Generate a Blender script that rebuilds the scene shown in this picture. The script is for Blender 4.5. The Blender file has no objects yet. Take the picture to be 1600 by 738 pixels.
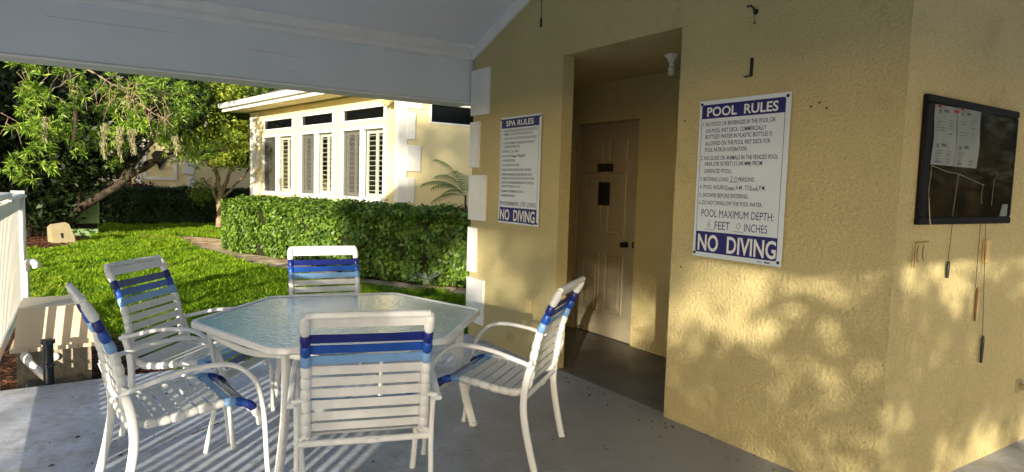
import bpy, math, random
import numpy as np
from mathutils import Vector, Matrix
random.seed(7)
RNG = np.random.default_rng(11)
SC = bpy.context.scene
COL = SC.collection
R = math.radians

# ------------------------------------------------------------------ camera, sky, sun, exposure
CAM = Vector((5.4715, -3.1, 1.46))
yaw, pitch, roll = R(146.8196), R(-4.4976), R(-1.692)
fw = Vector((math.cos(yaw)*math.cos(pitch), math.sin(yaw)*math.cos(pitch), math.sin(pitch)))
rt = Vector((math.sin(yaw), -math.cos(yaw), 0.0))
dn = fw.cross(rt)
rt2 = rt*math.cos(roll) + dn*math.sin(roll)
dn2 = -rt*math.sin(roll) + dn*math.cos(roll)
cd = bpy.data.cameras.new('camera')
cam = bpy.data.objects.new('camera', cd)
COL.objects.link(cam)
cd.sensor_width = 36.0
cd.lens = 36.0*1023.23/1600
cd.clip_start = 0.05
cd.clip_end = 1500
m = Matrix((rt2, -dn2, -fw)).transposed().to_4x4()
m.translation = CAM
cam.matrix_world = m
cd.dof.use_dof = True
cd.dof.focus_distance = 3.6
cd.dof.aperture_fstop = 9.0
SC.camera = cam

SUN_EL, SUN_ROT = R(11.0), R(133.0)
world = bpy.data.worlds.new("World")
SC.world = world
world.use_nodes = True
wn = world.node_tree
sky = wn.nodes.new('ShaderNodeTexSky')
sky.sky_type = 'NISHITA'
sky.sun_disc = False
sky.sun_elevation = SUN_EL
sky.sun_rotation = SUN_ROT
bg = wn.nodes['Background']
bg.inputs['Strength'].default_value = 0.13
wn.links.new(sky.outputs['Color'], bg.inputs['Color'])
sd = bpy.data.lights.new('sun', 'SUN')
sun = bpy.data.objects.new('sun', sd)
COL.objects.link(sun)
sd.energy = 5.0
sd.angle = R(0.53)
sd.color = (1.0, 0.88, 0.66)
to_sun = Vector((math.sin(SUN_ROT)*math.cos(SUN_EL), math.cos(SUN_ROT)*math.cos(SUN_EL), math.sin(SUN_EL)))
sun.rotation_euler = to_sun.to_track_quat('Z', 'Y').to_euler()
sun.location = (9, -8, 9)
SC.view_settings.view_transform = 'Standard'
SC.view_settings.look = 'None'
SC.view_settings.gamma = 1.0
SC.view_settings.exposure = 1.0
SC.render.engine = 'CYCLES'
SC.cycles.max_bounces = 7
SC.cycles.diffuse_bounces = 4
SC.cycles.transparent_max_bounces = 12
SC.cycles.use_denoising = True

# ------------------------------------------------------------------ mesh helpers
class MB:
    """collects polygons, then becomes ONE mesh object"""
    def __init__(s): s.v = []; s.f = []; s.mi = []
    def add(s, vs, fs, mi=0):
        o = len(s.v); s.v += [tuple(v) for v in vs]
        s.f += [tuple(i+o for i in f) for f in fs]; s.mi += [mi]*len(fs)
    def box(s, x0, x1, y0, y1, z0, z1, mi=0):
        s.add([(x0,y0,z0),(x1,y0,z0),(x1,y1,z0),(x0,y1,z0),(x0,y0,z1),(x1,y0,z1),(x1,y1,z1),(x0,y1,z1)],
              [(0,3,2,1),(4,5,6,7),(0,1,5,4),(1,2,6,5),(2,3,7,6),(3,0,4,7)], mi)
    def cbox(s, x0, x1, y0, y1, z0, z1, c=0.004, mi=0):
        """box with chamfered edges"""
        cx,cy,cz=(x0+x1)/2,(y0+y1)/2,(z0+z1)/2; hx,hy,hz=(x1-x0)/2,(y1-y0)/2,(z1-z0)/2
        c=min(c,hx*.9,hy*.9,hz*.9); vs=[]; idx={}
        for sx in(-1,1):
            for sy in(-1,1):
                for sz in(-1,1):
                    for a in range(3):
                        d=[hx-c,hy-c,hz-c]; d[a]=(hx,hy,hz)[a]
                        idx[(sx,sy,sz,a)]=len(vs); vs.append((cx+sx*d[0],cy+sy*d[1],cz+sz*d[2]))
        fs=[]
        def q(l):
            p=[Vector(vs[i]) for i in l]; n=(p[1]-p[0]).cross(p[2]-p[0])
            ce=sum(p,Vector())/len(p)-Vector((cx,cy,cz))
            fs.append(tuple(l) if n.dot(ce)>0 else tuple(reversed(l)))
        for a in range(3):
            b,e=(a+1)%3,(a+2)%3
            for sg in(-1,1):
                l=[]
                for u,w in((-1,-1),(1,-1),(1,1),(-1,1)):
                    t=[0,0,0];t[a]=sg;t[b]=u;t[e]=w;l.append(idx[(*t,a)])
                q(l)
            for u in(-1,1):
                for w in(-1,1):
                    t=[0,0,0];t[b]=u;t[e]=w
                    t1=list(t);t1[a]=-1;t2=list(t);t2[a]=1
                    q([idx[(*t1,b)],idx[(*t2,b)],idx[(*t2,e)],idx[(*t1,e)]])
        for sx in(-1,1):
            for sy in(-1,1):
                for sz in(-1,1): q([idx[(sx,sy,sz,a)] for a in range(3)])
        s.add(vs,fs,mi)
    def prism(s, poly, axis, a, b, mi=0):
        """polygon in the two other axes, extruded along axis from a to b"""
        def P(p,t):
            return {0:(t,p[0],p[1]),1:(p[0],t,p[1]),2:(p[0],p[1],t)}[axis]
        n=len(poly); ar=sum(poly[i][0]*poly[(i+1)%n][1]-poly[(i+1)%n][0]*poly[i][1] for i in range(n))
        pl=list(poly) if ar>0 else list(reversed(poly))
        if axis==1: pl.reverse()
        vs=[P(p,a) for p in pl]+[P(p,b) for p in pl]
        fs=[tuple(reversed(range(n))),tuple(range(n,2*n))]+[(i,(i+1)%n,n+(i+1)%n,n+i) for i in range(n)]
        s.add(vs,fs,mi)
    def tube(s, path, r, seg=8, side=None, flat=1.0, sq=1.0, caps=True, mi=0):
        """swept tube; r scalar or list; flat = ratio of the thickness across 'side'; sq<1 squares it"""
        P=[Vector(p) for p in path]; n=len(P); rs=r if isinstance(r,(list,tuple)) else [r]*n
        ref=None; vs=[]
        for i in range(n):
            t=(P[min(i+1,n-1)]-P[max(i-1,0)]).normalized()
            if side is not None: u=Vector(side); u=(u-t*u.dot(t)).normalized()
            else:
                if ref is None:
                    ref=Vector((0,0,1)) if abs(t.z)<.9 else Vector((1,0,0))
                u=(ref-t*ref.dot(t)).normalized(); ref=u
            w=t.cross(u)
            for k in range(seg):
                a=2*math.pi*k/seg; c,d=math.cos(a),math.sin(a)
                if sq!=1.0: c=math.copysign(abs(c)**sq,c); d=math.copysign(abs(d)**sq,d)
                vs.append(P[i]+u*(c*rs[i]*flat)+w*(d*rs[i]))
        fs=[]
        for i in range(n-1):
            for k in range(seg):
                k2=(k+1)%seg; fs.append((i*seg+k,i*seg+k2,(i+1)*seg+k2,(i+1)*seg+k))
        if caps: fs+= [tuple(reversed(range(seg))),tuple(range((n-1)*seg,n*seg))]
        s.add(vs,fs,mi)
    def lathe(s, prof, c=(0,0,0), seg=16, axis='z', mi=0):
        vs=[];n=len(prof)
        for (r,h) in prof:
            for k in range(seg):
                a=2*math.pi*k/seg; p=(r*math.cos(a),r*math.sin(a),h)
                if axis=='y': p=(p[0],p[2],-p[1])
                if axis=='x': p=(p[2],p[1],-p[0])
                vs.append((c[0]+p[0],c[1]+p[1],c[2]+p[2]))
        fs=[(i*seg+k,i*seg+(k+1)%seg,(i+1)*seg+(k+1)%seg,(i+1)*seg+k) for i in range(n-1) for k in range(seg)]
        fs+=[tuple(reversed(range(seg))),tuple(range((n-1)*seg,n*seg))]
        s.add(vs,fs,mi)
    def mesh(s, name, mat, smooth=0):
        me=bpy.data.meshes.new(name); me.from_pydata(s.v,[],s.f)
        for mm in (mat if isinstance(mat,(list,tuple)) else [mat]): me.materials.append(mm)
        if any(s.mi): me.polygons.foreach_set('material_index',s.mi)
        if smooth:
            me.polygons.foreach_set('use_smooth',[True]*len(me.polygons))
            me.set_sharp_from_angle(angle=R(smooth))
        me.validate(); me.update(); return me
    def build(s, name, mat, parent=None, smooth=0):
        o=bpy.data.objects.new(name,s.mesh(name,mat,smooth)); COL.objects.link(o)
        if parent: o.parent=parent
        return o

def arr_mesh(name, verts, nper, mat, parent=None):
    """numpy mesh of equal polygons of nper corners, all separate"""
    v=np.asarray(verts,dtype=np.float32).reshape(-1,3); nv=len(v); nf=nv//nper
    me=bpy.data.meshes.new(name)
    me.vertices.add(nv); me.vertices.foreach_set('co',v.ravel())
    me.loops.add(nv); me.loops.foreach_set('vertex_index',np.arange(nv,dtype=np.int32))
    me.polygons.add(nf); me.polygons.foreach_set('loop_start',np.arange(0,nv,nper,dtype=np.int32))
    me.update(calc_edges=True); me.materials.append(mat)
    o=bpy.data.objects.new(name,me); COL.objects.link(o)
    if parent: o.parent=parent
    return o

def tag(o, label=None, cat=None, group=None, kind=None):
    if label: o['label']=label
    if cat: o['category']=cat
    if group: o['group']=group
    if kind: o['kind']=kind
    return o
def empty(name, loc=(0,0,0), label=None, cat=None, group=None, rz=0):
    o=bpy.data.objects.new(name,None); COL.objects.link(o); o.location=loc; o.rotation_euler=(0,0,rz)
    o.empty_display_size=.1
    return tag(o,label,cat,group)
def inst(name, mesh, parent, loc=(0,0,0), rot=None):
    o=bpy.data.objects.new(name,mesh); COL.objects.link(o); o.parent=parent; o.location=loc
    if rot: o.rotation_euler=rot
    return o
def copy_tree(o, parent=None):
    c=o.copy(); COL.objects.link(c); c.parent=parent
    for ch in list(o.children): copy_tree(ch,c)
    return c

# ------------------------------------------------------------------ materials
def mat(name, col, rough=.6, spec=.35, bump=None, var=0.0, vscale=3.0, col2=None, metal=0.0, dirt=None, island=0.0, grain=None):
    """Principled + noise colour variation + optional bumps [(scale, strength, distance, kind)]"""
    mt=bpy.data.materials.new(name); mt.use_nodes=True; nt=mt.node_tree; N=nt.nodes; L=nt.links
    b=N['Principled BSDF']; b.inputs['Roughness'].default_value=rough
    b.inputs['Specular IOR Level'].default_value=spec; b.inputs['Metallic'].default_value=metal
    c4=(*col,1); b.inputs['Base Color'].default_value=c4
    tc=N.new('ShaderNodeTexCoord')
    last=None
    if var or col2:
        nz=N.new('ShaderNodeTexNoise'); nz.inputs['Scale'].default_value=vscale; nz.inputs['Detail'].default_value=5
        L.new(tc.outputs['Object'],nz.inputs['Vector'])
        rp=N.new('ShaderNodeValToRGB'); rp.color_ramp.elements[0].position=.36; rp.color_ramp.elements[1].position=.64
        c2=col2 or tuple(c*(1-var) for c in col)
        rp.color_ramp.elements[0].color=(*c2,1); rp.color_ramp.elements[1].color=c4
        L.new(nz.outputs['Fac'],rp.inputs['Fac']); last=rp.outputs['Color']
    if dirt:
        (dc,sc,lo,hi)=dirt
        nz=N.new('ShaderNodeTexNoise'); nz.inputs['Scale'].default_value=sc; nz.inputs['Detail'].default_value=8; nz.inputs['Roughness'].default_value=.7
        L.new(tc.outputs['Object'],nz.inputs['Vector'])
        rp=N.new('ShaderNodeValToRGB'); rp.color_ramp.elements[0].position=lo; rp.color_ramp.elements[1].position=hi
        rp.color_ramp.elements[0].color=(0,0,0,1); rp.color_ramp.elements[1].color=(1,1,1,1)
        L.new(nz.outputs['Fac'],rp.inputs['Fac'])
        mx=N.new('ShaderNodeMix'); mx.data_type='RGBA'; mx.inputs[7].default_value=(*dc,1)
        if last: L.new(last,mx.inputs[6])
        else: mx.inputs[6].default_value=c4
        L.new(rp.outputs['Color'],mx.inputs[0]); last=mx.outputs[2]
    if grain:                                     # fine mottle; on the stucco it paints the relief's shading into the colour
        nz=N.new('ShaderNodeTexNoise'); nz.inputs['Scale'].default_value=grain[0]; nz.inputs['Detail'].default_value=3
        L.new(tc.outputs['Object'],nz.inputs['Vector'])
        mr=N.new('ShaderNodeMapRange'); mr.inputs[1].default_value=.36; mr.inputs[2].default_value=.56; mr.inputs[3].default_value=grain[1]; mr.inputs[4].default_value=1.0
        L.new(nz.outputs['Fac'],mr.inputs[0]); hs=N.new('ShaderNodeHueSaturation'); L.new(mr.outputs[0],hs.inputs['Value'])
        if last: L.new(last,hs.inputs['Color'])
        else: hs.inputs['Color'].default_value=c4
        last=hs.outputs['Color']
    if island:
        g=N.new('ShaderNodeNewGeometry'); hs=N.new('ShaderNodeHueSaturation')
        mr=N.new('ShaderNodeMapRange'); mr.inputs[3].default_value=1-island; mr.inputs[4].default_value=1+island
        L.new(g.outputs['Random Per Island'],mr.inputs[0]); L.new(mr.outputs[0],hs.inputs['Value'])
        if last: L.new(last,hs.inputs['Color'])
        else: hs.inputs['Color'].default_value=c4
        last=hs.outputs['Color']
    if last: L.new(last,b.inputs['Base Color'])
    if bump:
        prev=None
        for (sc,st,di,kind) in bump:
            t=N.new('ShaderNodeTexVoronoi' if kind=='v' else 'ShaderNodeTexNoise'); t.inputs['Scale'].default_value=sc
            if kind!='v': t.inputs['Detail'].default_value=4
            L.new(tc.outputs['Object'],t.inputs['Vector'])
            bp=N.new('ShaderNodeBump'); bp.inputs['Strength'].default_value=st; bp.inputs['Distance'].default_value=di
            L.new(t.outputs['Distance' if kind=='v' else 'Fac'],bp.inputs['Height'])
            if prev: L.new(prev,bp.inputs['Normal'])
            prev=bp.outputs['Normal']
        L.new(prev,b.inputs['Normal'])
    return mt

def leaf_mat(name, a, b_, trans=.35, rough=.45, spec=.4):
    mt=bpy.data.materials.new(name); mt.use_nodes=True; nt=mt.node_tree; N=nt.nodes; L=nt.links
    b=N['Principled BSDF']; g=N.new('ShaderNodeNewGeometry'); rp=N.new('ShaderNodeValToRGB')
    e=rp.color_ramp.elements; e[0].position=0; e[1].position=1
    e[0].color=(*a,1); e[1].color=(*b_,1)
    L.new(g.outputs['Random Per Island'],rp.inputs['Fac'])
    L.new(rp.outputs['Color'],b.inputs['Base Color']); b.inputs['Roughness'].default_value=rough
    b.inputs['Specular IOR Level'].default_value=spec
    tr=N.new('ShaderNodeBsdfTranslucent'); mx=N.new('ShaderNodeMixShader'); mx.inputs[0].default_value=trans
    L.new(rp.outputs['Color'],tr.inputs['Color'])
    L.new(b.outputs[0],mx.inputs[1]); L.new(tr.outputs[0],mx.inputs[2])
    L.new(mx.outputs[0],N['Material Output'].inputs['Surface'])
    return mt

def glass_mat(name, tint, rough=.02, refl=1.0, bump=None, diff=0.0, dcol=(.6,.75,.75)):
    mt=bpy.data.materials.new(name); mt.use_nodes=True; nt=mt.node_tree; N=nt.nodes; L=nt.links
    N.remove(N['Principled BSDF'])
    t=N.new('ShaderNodeBsdfTransparent'); t.inputs['Color'].default_value=(*tint,1)
    base=t.outputs[0]
    if diff:
        d=N.new('ShaderNodeBsdfDiffuse'); d.inputs['Color'].default_value=(*dcol,1)
        m1=N.new('ShaderNodeMixShader'); m1.inputs[0].default_value=diff
        L.new(t.outputs[0],m1.inputs[1]); L.new(d.outputs[0],m1.inputs[2]); base=m1.outputs[0]
    g=N.new('ShaderNodeBsdfGlossy'); g.inputs['Roughness'].default_value=rough; g.inputs['Color'].default_value=(refl,refl,refl,1)
    fr=N.new('ShaderNodeFresnel'); gm=N.new('ShaderNodeNewGeometry'); mr=N.new('ShaderNodeMapRange'); mr.inputs[3].default_value=1.5; mr.inputs[4].default_value=1/1.5; L.new(gm.outputs['Backfacing'],mr.inputs[0]); L.new(mr.outputs[0],fr.inputs['IOR'])
    mx=N.new('ShaderNodeMixShader'); L.new(fr.outputs[0],mx.inputs[0]); L.new(base,mx.inputs[1]); L.new(g.outputs[0],mx.inputs[2])
    if bump:
        tc=N.new('ShaderNodeTexCoord'); mp=N.new('ShaderNodeMapping'); mp.inputs['Scale'].default_value=bump[3]
        nz=N.new('ShaderNodeTexNoise'); nz.inputs['Scale'].default_value=bump[0]; nz.inputs['Detail'].default_value=2
        bp=N.new('ShaderNodeBump'); bp.inputs['Strength'].default_value=bump[1]; bp.inputs['Distance'].default_value=bump[2]
        L.new(tc.outputs['Object'],mp.inputs['Vector']); L.new(mp.outputs[0],nz.inputs['Vector']); L.new(nz.outputs['Fac'],bp.inputs['Height'])
        L.new(bp.outputs[0],g.inputs['Normal']); L.new(bp.outputs[0],fr.inputs['Normal'])
    L.new(mx.outputs[0],N['Material Output'].inputs['Surface'])
    return mt

STUCCO_BUMP=[(52,1.0,.011,'n'),(130,.7,.004,'n')]
M={}
M['stucco']=mat('yellow_stucco',(.575,.49,.255),.74,.3,STUCCO_BUMP,var=.10,vscale=1.3,dirt=((.34,.27,.12),2.2,.58,.84),grain=(80,.86))
M['house_stucco']=mat('house_yellow_stucco',(.80,.70,.41),.8,.2,[(16,.5,.014,'n')],var=.05,vscale=1.0)
M['white']=mat('white_paint',(.80,.80,.78),.5,.35,[(5,.1,.006,'n')],var=.05,vscale=4)
M['trim']=mat('white_trim_paint',(.85,.87,.90),.55,.3,[(40,.12,.003,'n')],var=.06,vscale=6)
M['ceiling']=mat('ceiling_paint',(.76,.80,.90),.7,.2,[(2.0,.2,.01,'n')],var=.05,vscale=1.5)
M['beam']=mat('beam_paint',(.76,.82,.89),.6,.25,[(3.0,.25,.006,'n'),(45,.1,.002,'n')],var=.06,vscale=2.0,dirt=((.40,.40,.40),7,.70,.78))
M['fence']=mat('white_vinyl',(.83,.82,.79),.4,.4,None,var=.04,vscale=5)
M['frame']=mat('white_powder_coat',(.84,.86,.88),.3,.5,[(90,.06,.001,'n')],var=.05,vscale=9,dirt=((.5,.46,.38),14,.68,.8))
M['strap_white']=mat('white_vinyl_strap',(.80,.82,.84),.42,.45,[(120,.08,.001,'n')],var=.10,vscale=14,dirt=((.50,.45,.36),10,.6,.8))
M['strap_navy']=mat('navy_vinyl_strap',(.010,.020,.20),.35,.5,[(120,.08,.001,'n')],var=.2,vscale=14)
M['strap_royal']=mat('royal_blue_vinyl_strap',(.012,.085,.46),.35,.5,[(120,.08,.001,'n')],var=.2,vscale=14)
M['strap_light']=mat('light_blue_vinyl_strap',(.20,.40,.74),.38,.5,[(120,.08,.001,'n')],var=.12,vscale=14)
M['black']=mat('black_plastic',(.012,.012,.014),.4,.4)
M['black_frame']=mat('black_anodised_frame',(.008,.008,.011),.65,.2,None,var=.2,vscale=8)
M['door']=mat('darkened_door_paint',(.31,.275,.20),.5,.35,[(30,.08,.003,'n')],var=.06,vscale=5)  # base colour lowered to put the recess shade into the door
M['dark']=mat('dark_void',(.02,.018,.015),.9,.1)
M['bronze']=mat('dark_metal',(.02,.022,.03),.35,.5,None,metal=.6)
M['sign_white']=mat('sign_white_aluminium',(.70,.78,.88),.35,.4,[(3,.06,.01,'n')],var=.04,vscale=5)
M['sign_navy']=mat('sign_navy_print',(.018,.018,.16),.4,.35)
M['sign_ink']=mat('sign_lettering_white',(.78,.80,.82),.4,.35)
M['pen']=mat('marker_pen',(.012,.012,.03),.5,.3)
M['cork']=mat('brown_cork',(.075,.045,.022),.9,.1,[(80,.3,.003,'n')],col2=(.03,.018,.010),vscale=6)
M['paper']=mat('paper',(.72,.74,.72),.7,.2,[(6,.3,.01,'n')],var=.07,vscale=7)
M['print']=mat('printed_text_grey',(.20,.22,.24),.7,.2)
M['print_red']=mat('printed_red',(.5,.03,.04),.7,.2)
M['print_blue']=mat('printed_blue',(.05,.09,.35),.7,.2)
M['string']=mat('pale_string',(.55,.50,.38),.8,.2)
M['rust']=mat('brown_rubber',(.16,.07,.02),.7,.2)
M['yplast']=mat('cream_plastic',(.66,.52,.25),.5,.3,None,var=.08,vscale=20)
M['floor']=mat('painted_concrete_deck',(.60,.65,.80),.5,.35,[(14,.25,.006,'n'),(110,.45,.003,'n')],var=.22,vscale=1.6,dirt=((.27,.265,.27),4.2,.46,.74),grain=(34,.84))
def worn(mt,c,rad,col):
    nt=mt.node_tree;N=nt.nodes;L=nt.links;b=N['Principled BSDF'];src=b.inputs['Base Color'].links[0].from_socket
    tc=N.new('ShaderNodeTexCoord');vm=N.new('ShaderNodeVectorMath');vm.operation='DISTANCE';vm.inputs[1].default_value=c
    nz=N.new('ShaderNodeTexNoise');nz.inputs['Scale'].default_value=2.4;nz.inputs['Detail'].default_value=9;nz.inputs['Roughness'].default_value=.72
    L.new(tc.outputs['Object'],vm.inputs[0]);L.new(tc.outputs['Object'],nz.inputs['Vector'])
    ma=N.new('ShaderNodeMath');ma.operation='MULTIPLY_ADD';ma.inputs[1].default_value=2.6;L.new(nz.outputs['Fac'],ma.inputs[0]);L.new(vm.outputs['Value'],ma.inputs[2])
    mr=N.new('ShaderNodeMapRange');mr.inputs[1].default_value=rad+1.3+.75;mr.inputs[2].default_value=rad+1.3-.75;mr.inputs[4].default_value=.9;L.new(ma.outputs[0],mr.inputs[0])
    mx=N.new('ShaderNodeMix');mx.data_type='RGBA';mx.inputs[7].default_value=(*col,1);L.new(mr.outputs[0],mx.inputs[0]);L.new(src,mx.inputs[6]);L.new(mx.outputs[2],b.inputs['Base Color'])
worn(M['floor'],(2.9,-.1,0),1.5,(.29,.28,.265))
worn(M['floor'],(1.6,-.9,0),.15,(.36,.36,.40))
M['floor_in']=mat('darkened_recess_concrete',(.20,.185,.165),.6,.3,[(14,.25,.006,'n'),(110,.35,.002,'n')],var=.35,vscale=2.5,dirt=((.13,.12,.10),4.0,.5,.75))  # base colour lowered so the recess floor carries its shade
M['concrete']=mat('rough_concrete_block',(.42,.37,.29),.9,.15,[(60,.9,.012,'n')],var=.3,vscale=16,dirt=((.14,.11,.08),6,.55,.7))
M['soil']=mat('lawn_soil',(.10,.13,.03),.95,.1,[(20,.5,.03,'n')],col2=(.06,.075,.02),vscale=2)
M['path']=mat('sandy_path',(.78,.60,.43),.95,.1,[(40,.6,.01,'n')],col2=(.38,.27,.17),vscale=5,dirt=((.16,.17,.06),3,.62,.74))
M['mulch']=mat('dark_mulch_bed',(.07,.035,.02),.95,.1,[(30,.9,.03,'n')],col2=(.03,.016,.01),vscale=9)
M['chip']=mat('bark_chip',(.20,.085,.045),.85,.2,island=.6)
M['cover']=mat('beige_plastic_cover',(.74,.62,.46),.4,.4,[(70,.12,.002,'n')],var=.05,vscale=4)
M['pvc']=mat('white_pvc_pipe',(.78,.78,.76),.3,.45,None,var=.05,vscale=10)
M['blkpipe']=mat('black_pipe',(.012,.018,.03),.3,.5)
M['green_box']=mat('pale_green_metal',(.19,.30,.14),.5,.35,[(8,.1,.01,'n')],var=.12,vscale=4)
M['beige_box']=mat('tan_plastic_box',(.36,.31,.19),.5,.35,None,var=.12,vscale=6)
M['bark']=mat('tree_bark',(.07,.056,.042),.9,.15,[(18,.9,.03,'n')],col2=(.025,.02,.015),vscale=7)
M['bark_pale']=mat('pale_twig_bark',(.38,.29,.21),.9,.15,[(30,.6,.01,'n')],col2=(.2,.14,.1),vscale=12)
M['twig']=mat('dark_twig_and_core',(.030,.032,.014),.95,.1,[(40,.8,.03,'n')],var=.4,vscale=12)
M['roof']=mat('grey_roof_shingle',(.20,.18,.16),.9,.1,[(12,.5,.02,'n')],var=.25,vscale=8)
M['wglass']=glass_mat('window_glass',(.93,.94,.93),.01,.8)
M['screen']=glass_mat('insect_screen_mesh',(.80,.80,.80),.3,.05,None,.16,(.30,.30,.29))
M['dkglass']=mat('dark_transom_glass',(.004,.005,.006),  .06,.10)
M['shutter']=mat('white_shutter',(.74,.73,.68),.5,.3)
M['room']=mat('dim_room_lining',(.045,.045,.05),.9,.1)
M['bglass']=glass_mat('board_glass',(.85,.87,.88),.05,.22)
M['tglass']=glass_mat('rippled_table_glass',(.46,.72,.76),.06,1.0,(40,.32,.010,(1,1,1)),.46,(.20,.48,.60))
M['slate']=mat('dark_medallion',(.015,.013,.012),.7,.3)
M['l_tuft']=leaf_mat('podocarpus_leaf',(.05,.14,.015),(.36,.52,.06),.25)
M['l_dark']=leaf_mat('shade_dark_leaf',(.006,.014,.004),(.022,.045,.010),.06)  # near-black colour paints in the crown's deep shade
M['l_lime']=leaf_mat('lime_leaf',(.09,.18,.018),(.40,.46,.05),.35)
M['l_hedge']=leaf_mat('hedge_leaf',(.025,.075,.010),(.19,.32,.035),.22)
M['l_hedge2']=leaf_mat('dark_hedge_leaf',(.012,.035,.008),(.05,.10,.02),.2)
M['l_red']=leaf_mat('red_leaf',(.05,.012,.014),(.16,.04,.03),.2)
M['l_palm']=leaf_mat('palm_leaf',(.05,.13,.025),(.16,.26,.06),.3)
M['l_pale']=leaf_mat('pale_bromeliad_leaf',(.16,.22,.14),(.42,.46,.34),.25)
M['l_shade']=leaf_mat('oak_leaf',(.03,.07,.015),(.09,.16,.03),.15)
M['grass']=leaf_mat('grass_blade',(.10,.22,.008),(.36,.53,.018),.45,.5,.3)
def patch(mt,sc,dark,dry):
    nt=mt.node_tree;N=nt.nodes;L=nt.links;b=N['Principled BSDF'];src=b.inputs['Base Color'].links[0].from_socket
    tc=N.new('ShaderNodeTexCoord');prev=src
    for (k,col,lo,hi) in ((sc,dark,.50,.68),(sc*.37,dry,.60,.72)):
        nz=N.new('ShaderNodeTexNoise');nz.inputs['Scale'].default_value=k;nz.inputs['Detail'].default_value=5;L.new(tc.outputs['Object'],nz.inputs['Vector'])
        mr=N.new('ShaderNodeMapRange');mr.inputs[1].default_value=lo;mr.inputs[2].default_value=hi;mr.inputs[4].default_value=.7;L.new(nz.outputs['Fac'],mr.inputs[0])
        mx=N.new('ShaderNodeMix');mx.data_type='RGBA';mx.inputs[7].default_value=(*col,1);L.new(mr.outputs[0],mx.inputs[0]);L.new(prev,mx.inputs[6]);prev=mx.outputs[2]
    for l in list(src.links): L.new(prev,l.to_socket) if l.to_node.type!='MIX' else None
patch(M['grass'],1.9,(.07,.20,.010),(.36,.36,.07))
patch(M['l_hedge'],2.6,(.045,.10,.015),(.20,.27,.05))
M['moss']=mat('spanish_moss',(.33,.31,.18),.95,.05,island=.3)
M['litter']=mat('dry_leaf_litter',(.07,.05,.03),.9,.1,island=.6)

# ------------------------------------------------------------------ ground
def sheet(name, poly, z, m_, kind='structure'):
    b=MB(); b.add([(x,y,z) for x,y in poly],[tuple(range(len(poly)))])
    o=b.build(name,m_); o['kind']=kind; return o
def arealoop(p): 
    return p if sum(p[i][0]*p[(i+1)%len(p)][1]-p[(i+1)%len(p)][0]*p[i][1] for i in range(len(p)))>0 else p[::-1]
GZ=-.09
sheet('ground',[(-700,-700),(700,-700),(700,700),(-700,700)],GZ,M['soil'])
deck=MB()
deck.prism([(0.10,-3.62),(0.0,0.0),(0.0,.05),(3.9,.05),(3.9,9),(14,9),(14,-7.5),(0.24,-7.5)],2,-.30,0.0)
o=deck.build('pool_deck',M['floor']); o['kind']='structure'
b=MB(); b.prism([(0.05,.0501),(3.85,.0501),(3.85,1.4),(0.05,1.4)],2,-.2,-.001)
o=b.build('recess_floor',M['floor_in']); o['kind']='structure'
PATH=[(-13.3,-1.38),(-9.9,-1.22),(-7.4,-.88),(-5.7,-.48),(-4.2,.06),(-2.7,.85),(-1.6,1.7),(-1.4,3.4),(-4,3),(-7,1.6),(-9,.6),(-12.1,-.45)]
sheet('garden_path',arealoop(PATH),GZ+.006,M['path'])
MUL1=[(-16.5,-3.0),(-12.6,-3.05),(-10.2,-3.45),(-9.9,-4.2),(-9.6,-9),(-22,-9),(-22,-3.0)]
MUL2=[(-1.05,-2.75),(-.02,-2.55),(.05,-3.0),(.2,-4.6),(-2.6,-4.6),(-2.2,-3.0)]
MUL3=[(-20,-3.0),(-16.9,-2.9),(-16.8,3.6),(-20,4)]
sheet('mulch_bed',arealoop(MUL1),GZ+.008,M['mulch'])
sheet('mulch_bed',arealoop(MUL2),GZ+.008,M['mulch'])
sheet('mulch_bed',arealoop(MUL3),GZ+.008,M['mulch'])

def inpoly(x,y,poly):
    c=np.zeros(len(x),bool); n=len(poly)
    for i in range(n):
        x1,y1=poly[i];x2,y2=poly[(i+1)%n]
        k=((y1>y)!=(y2>y))&(x<(x2-x1)*(y-y1)/((y2-y1) or 1e-9)+x1); c^=k
    return c
LAWN=[(-.02,-2.5),(-.05,.1),(-.4,2.2),(-1.6,2.2),(-2.4,1.2),(-4.2,.12),(-5.7,-.42),(-7.4,-.82),(-9.9,-1.15),(-13.3,-1.3),(-12.2,-.2),(-9.6,.3),(-9.6,1.2),(-14,3.4),(-17,3.6),(-17,-2.9),(-12.6,-3.0),(-10.2,-3.4),(-9.9,-4.2),(-4.5,-4.2),(-2.4,-3.3),(-1.05,-2.7)]
def grass(n):
    # denser near the deck, sparser and larger far away
    u=RNG.random(n*3); x=-17*(u**1.7); y=RNG.uniform(-4.2,3.6,n*3)
    k=inpoly(x,y,LAWN); x=x[k][:n]; y=y[k][:n]; n=len(x)
    d=np.clip((5.5-x)/8,.8,2.6)
    clump=.75+.5*np.sin(x*5.1+np.sin(y*3.3)*2)*np.sin(y*6.3+np.sin(x*2.7)*2)
    h=RNG.uniform(.035,.085,n)*(.8+.25*d)*clump; w=RNG.uniform(.0035,.0065,n)*d
    a=RNG.uniform(0,2*np.pi,n); b_=RNG.uniform(0,2*np.pi,n); l=RNG.uniform(.1,.95,n)*h
    z=np.full(n,GZ+.002)
    V=np.empty((n,4,3),np.float32)
    ca,sa=np.cos(a)*w,np.sin(a)*w; cx,cy=np.cos(b_)*l,np.sin(b_)*l
    V[:,0]=np.stack([x-ca,y-sa,z],1); V[:,1]=np.stack([x+ca,y+sa,z],1)
    V[:,2]=np.stack([x+ca*.7+cx*.45,y+sa*.7+cy*.45,z+h*.65],1)
    V[:,3]=np.stack([x+cx,y+cy,z+h],1)
    return V
o=arr_mesh('lawn_grass',grass(230000),4,M['grass']); tag(o,'bright green sunlit grass of the lawn beyond the patio','grass',kind='stuff')

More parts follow.
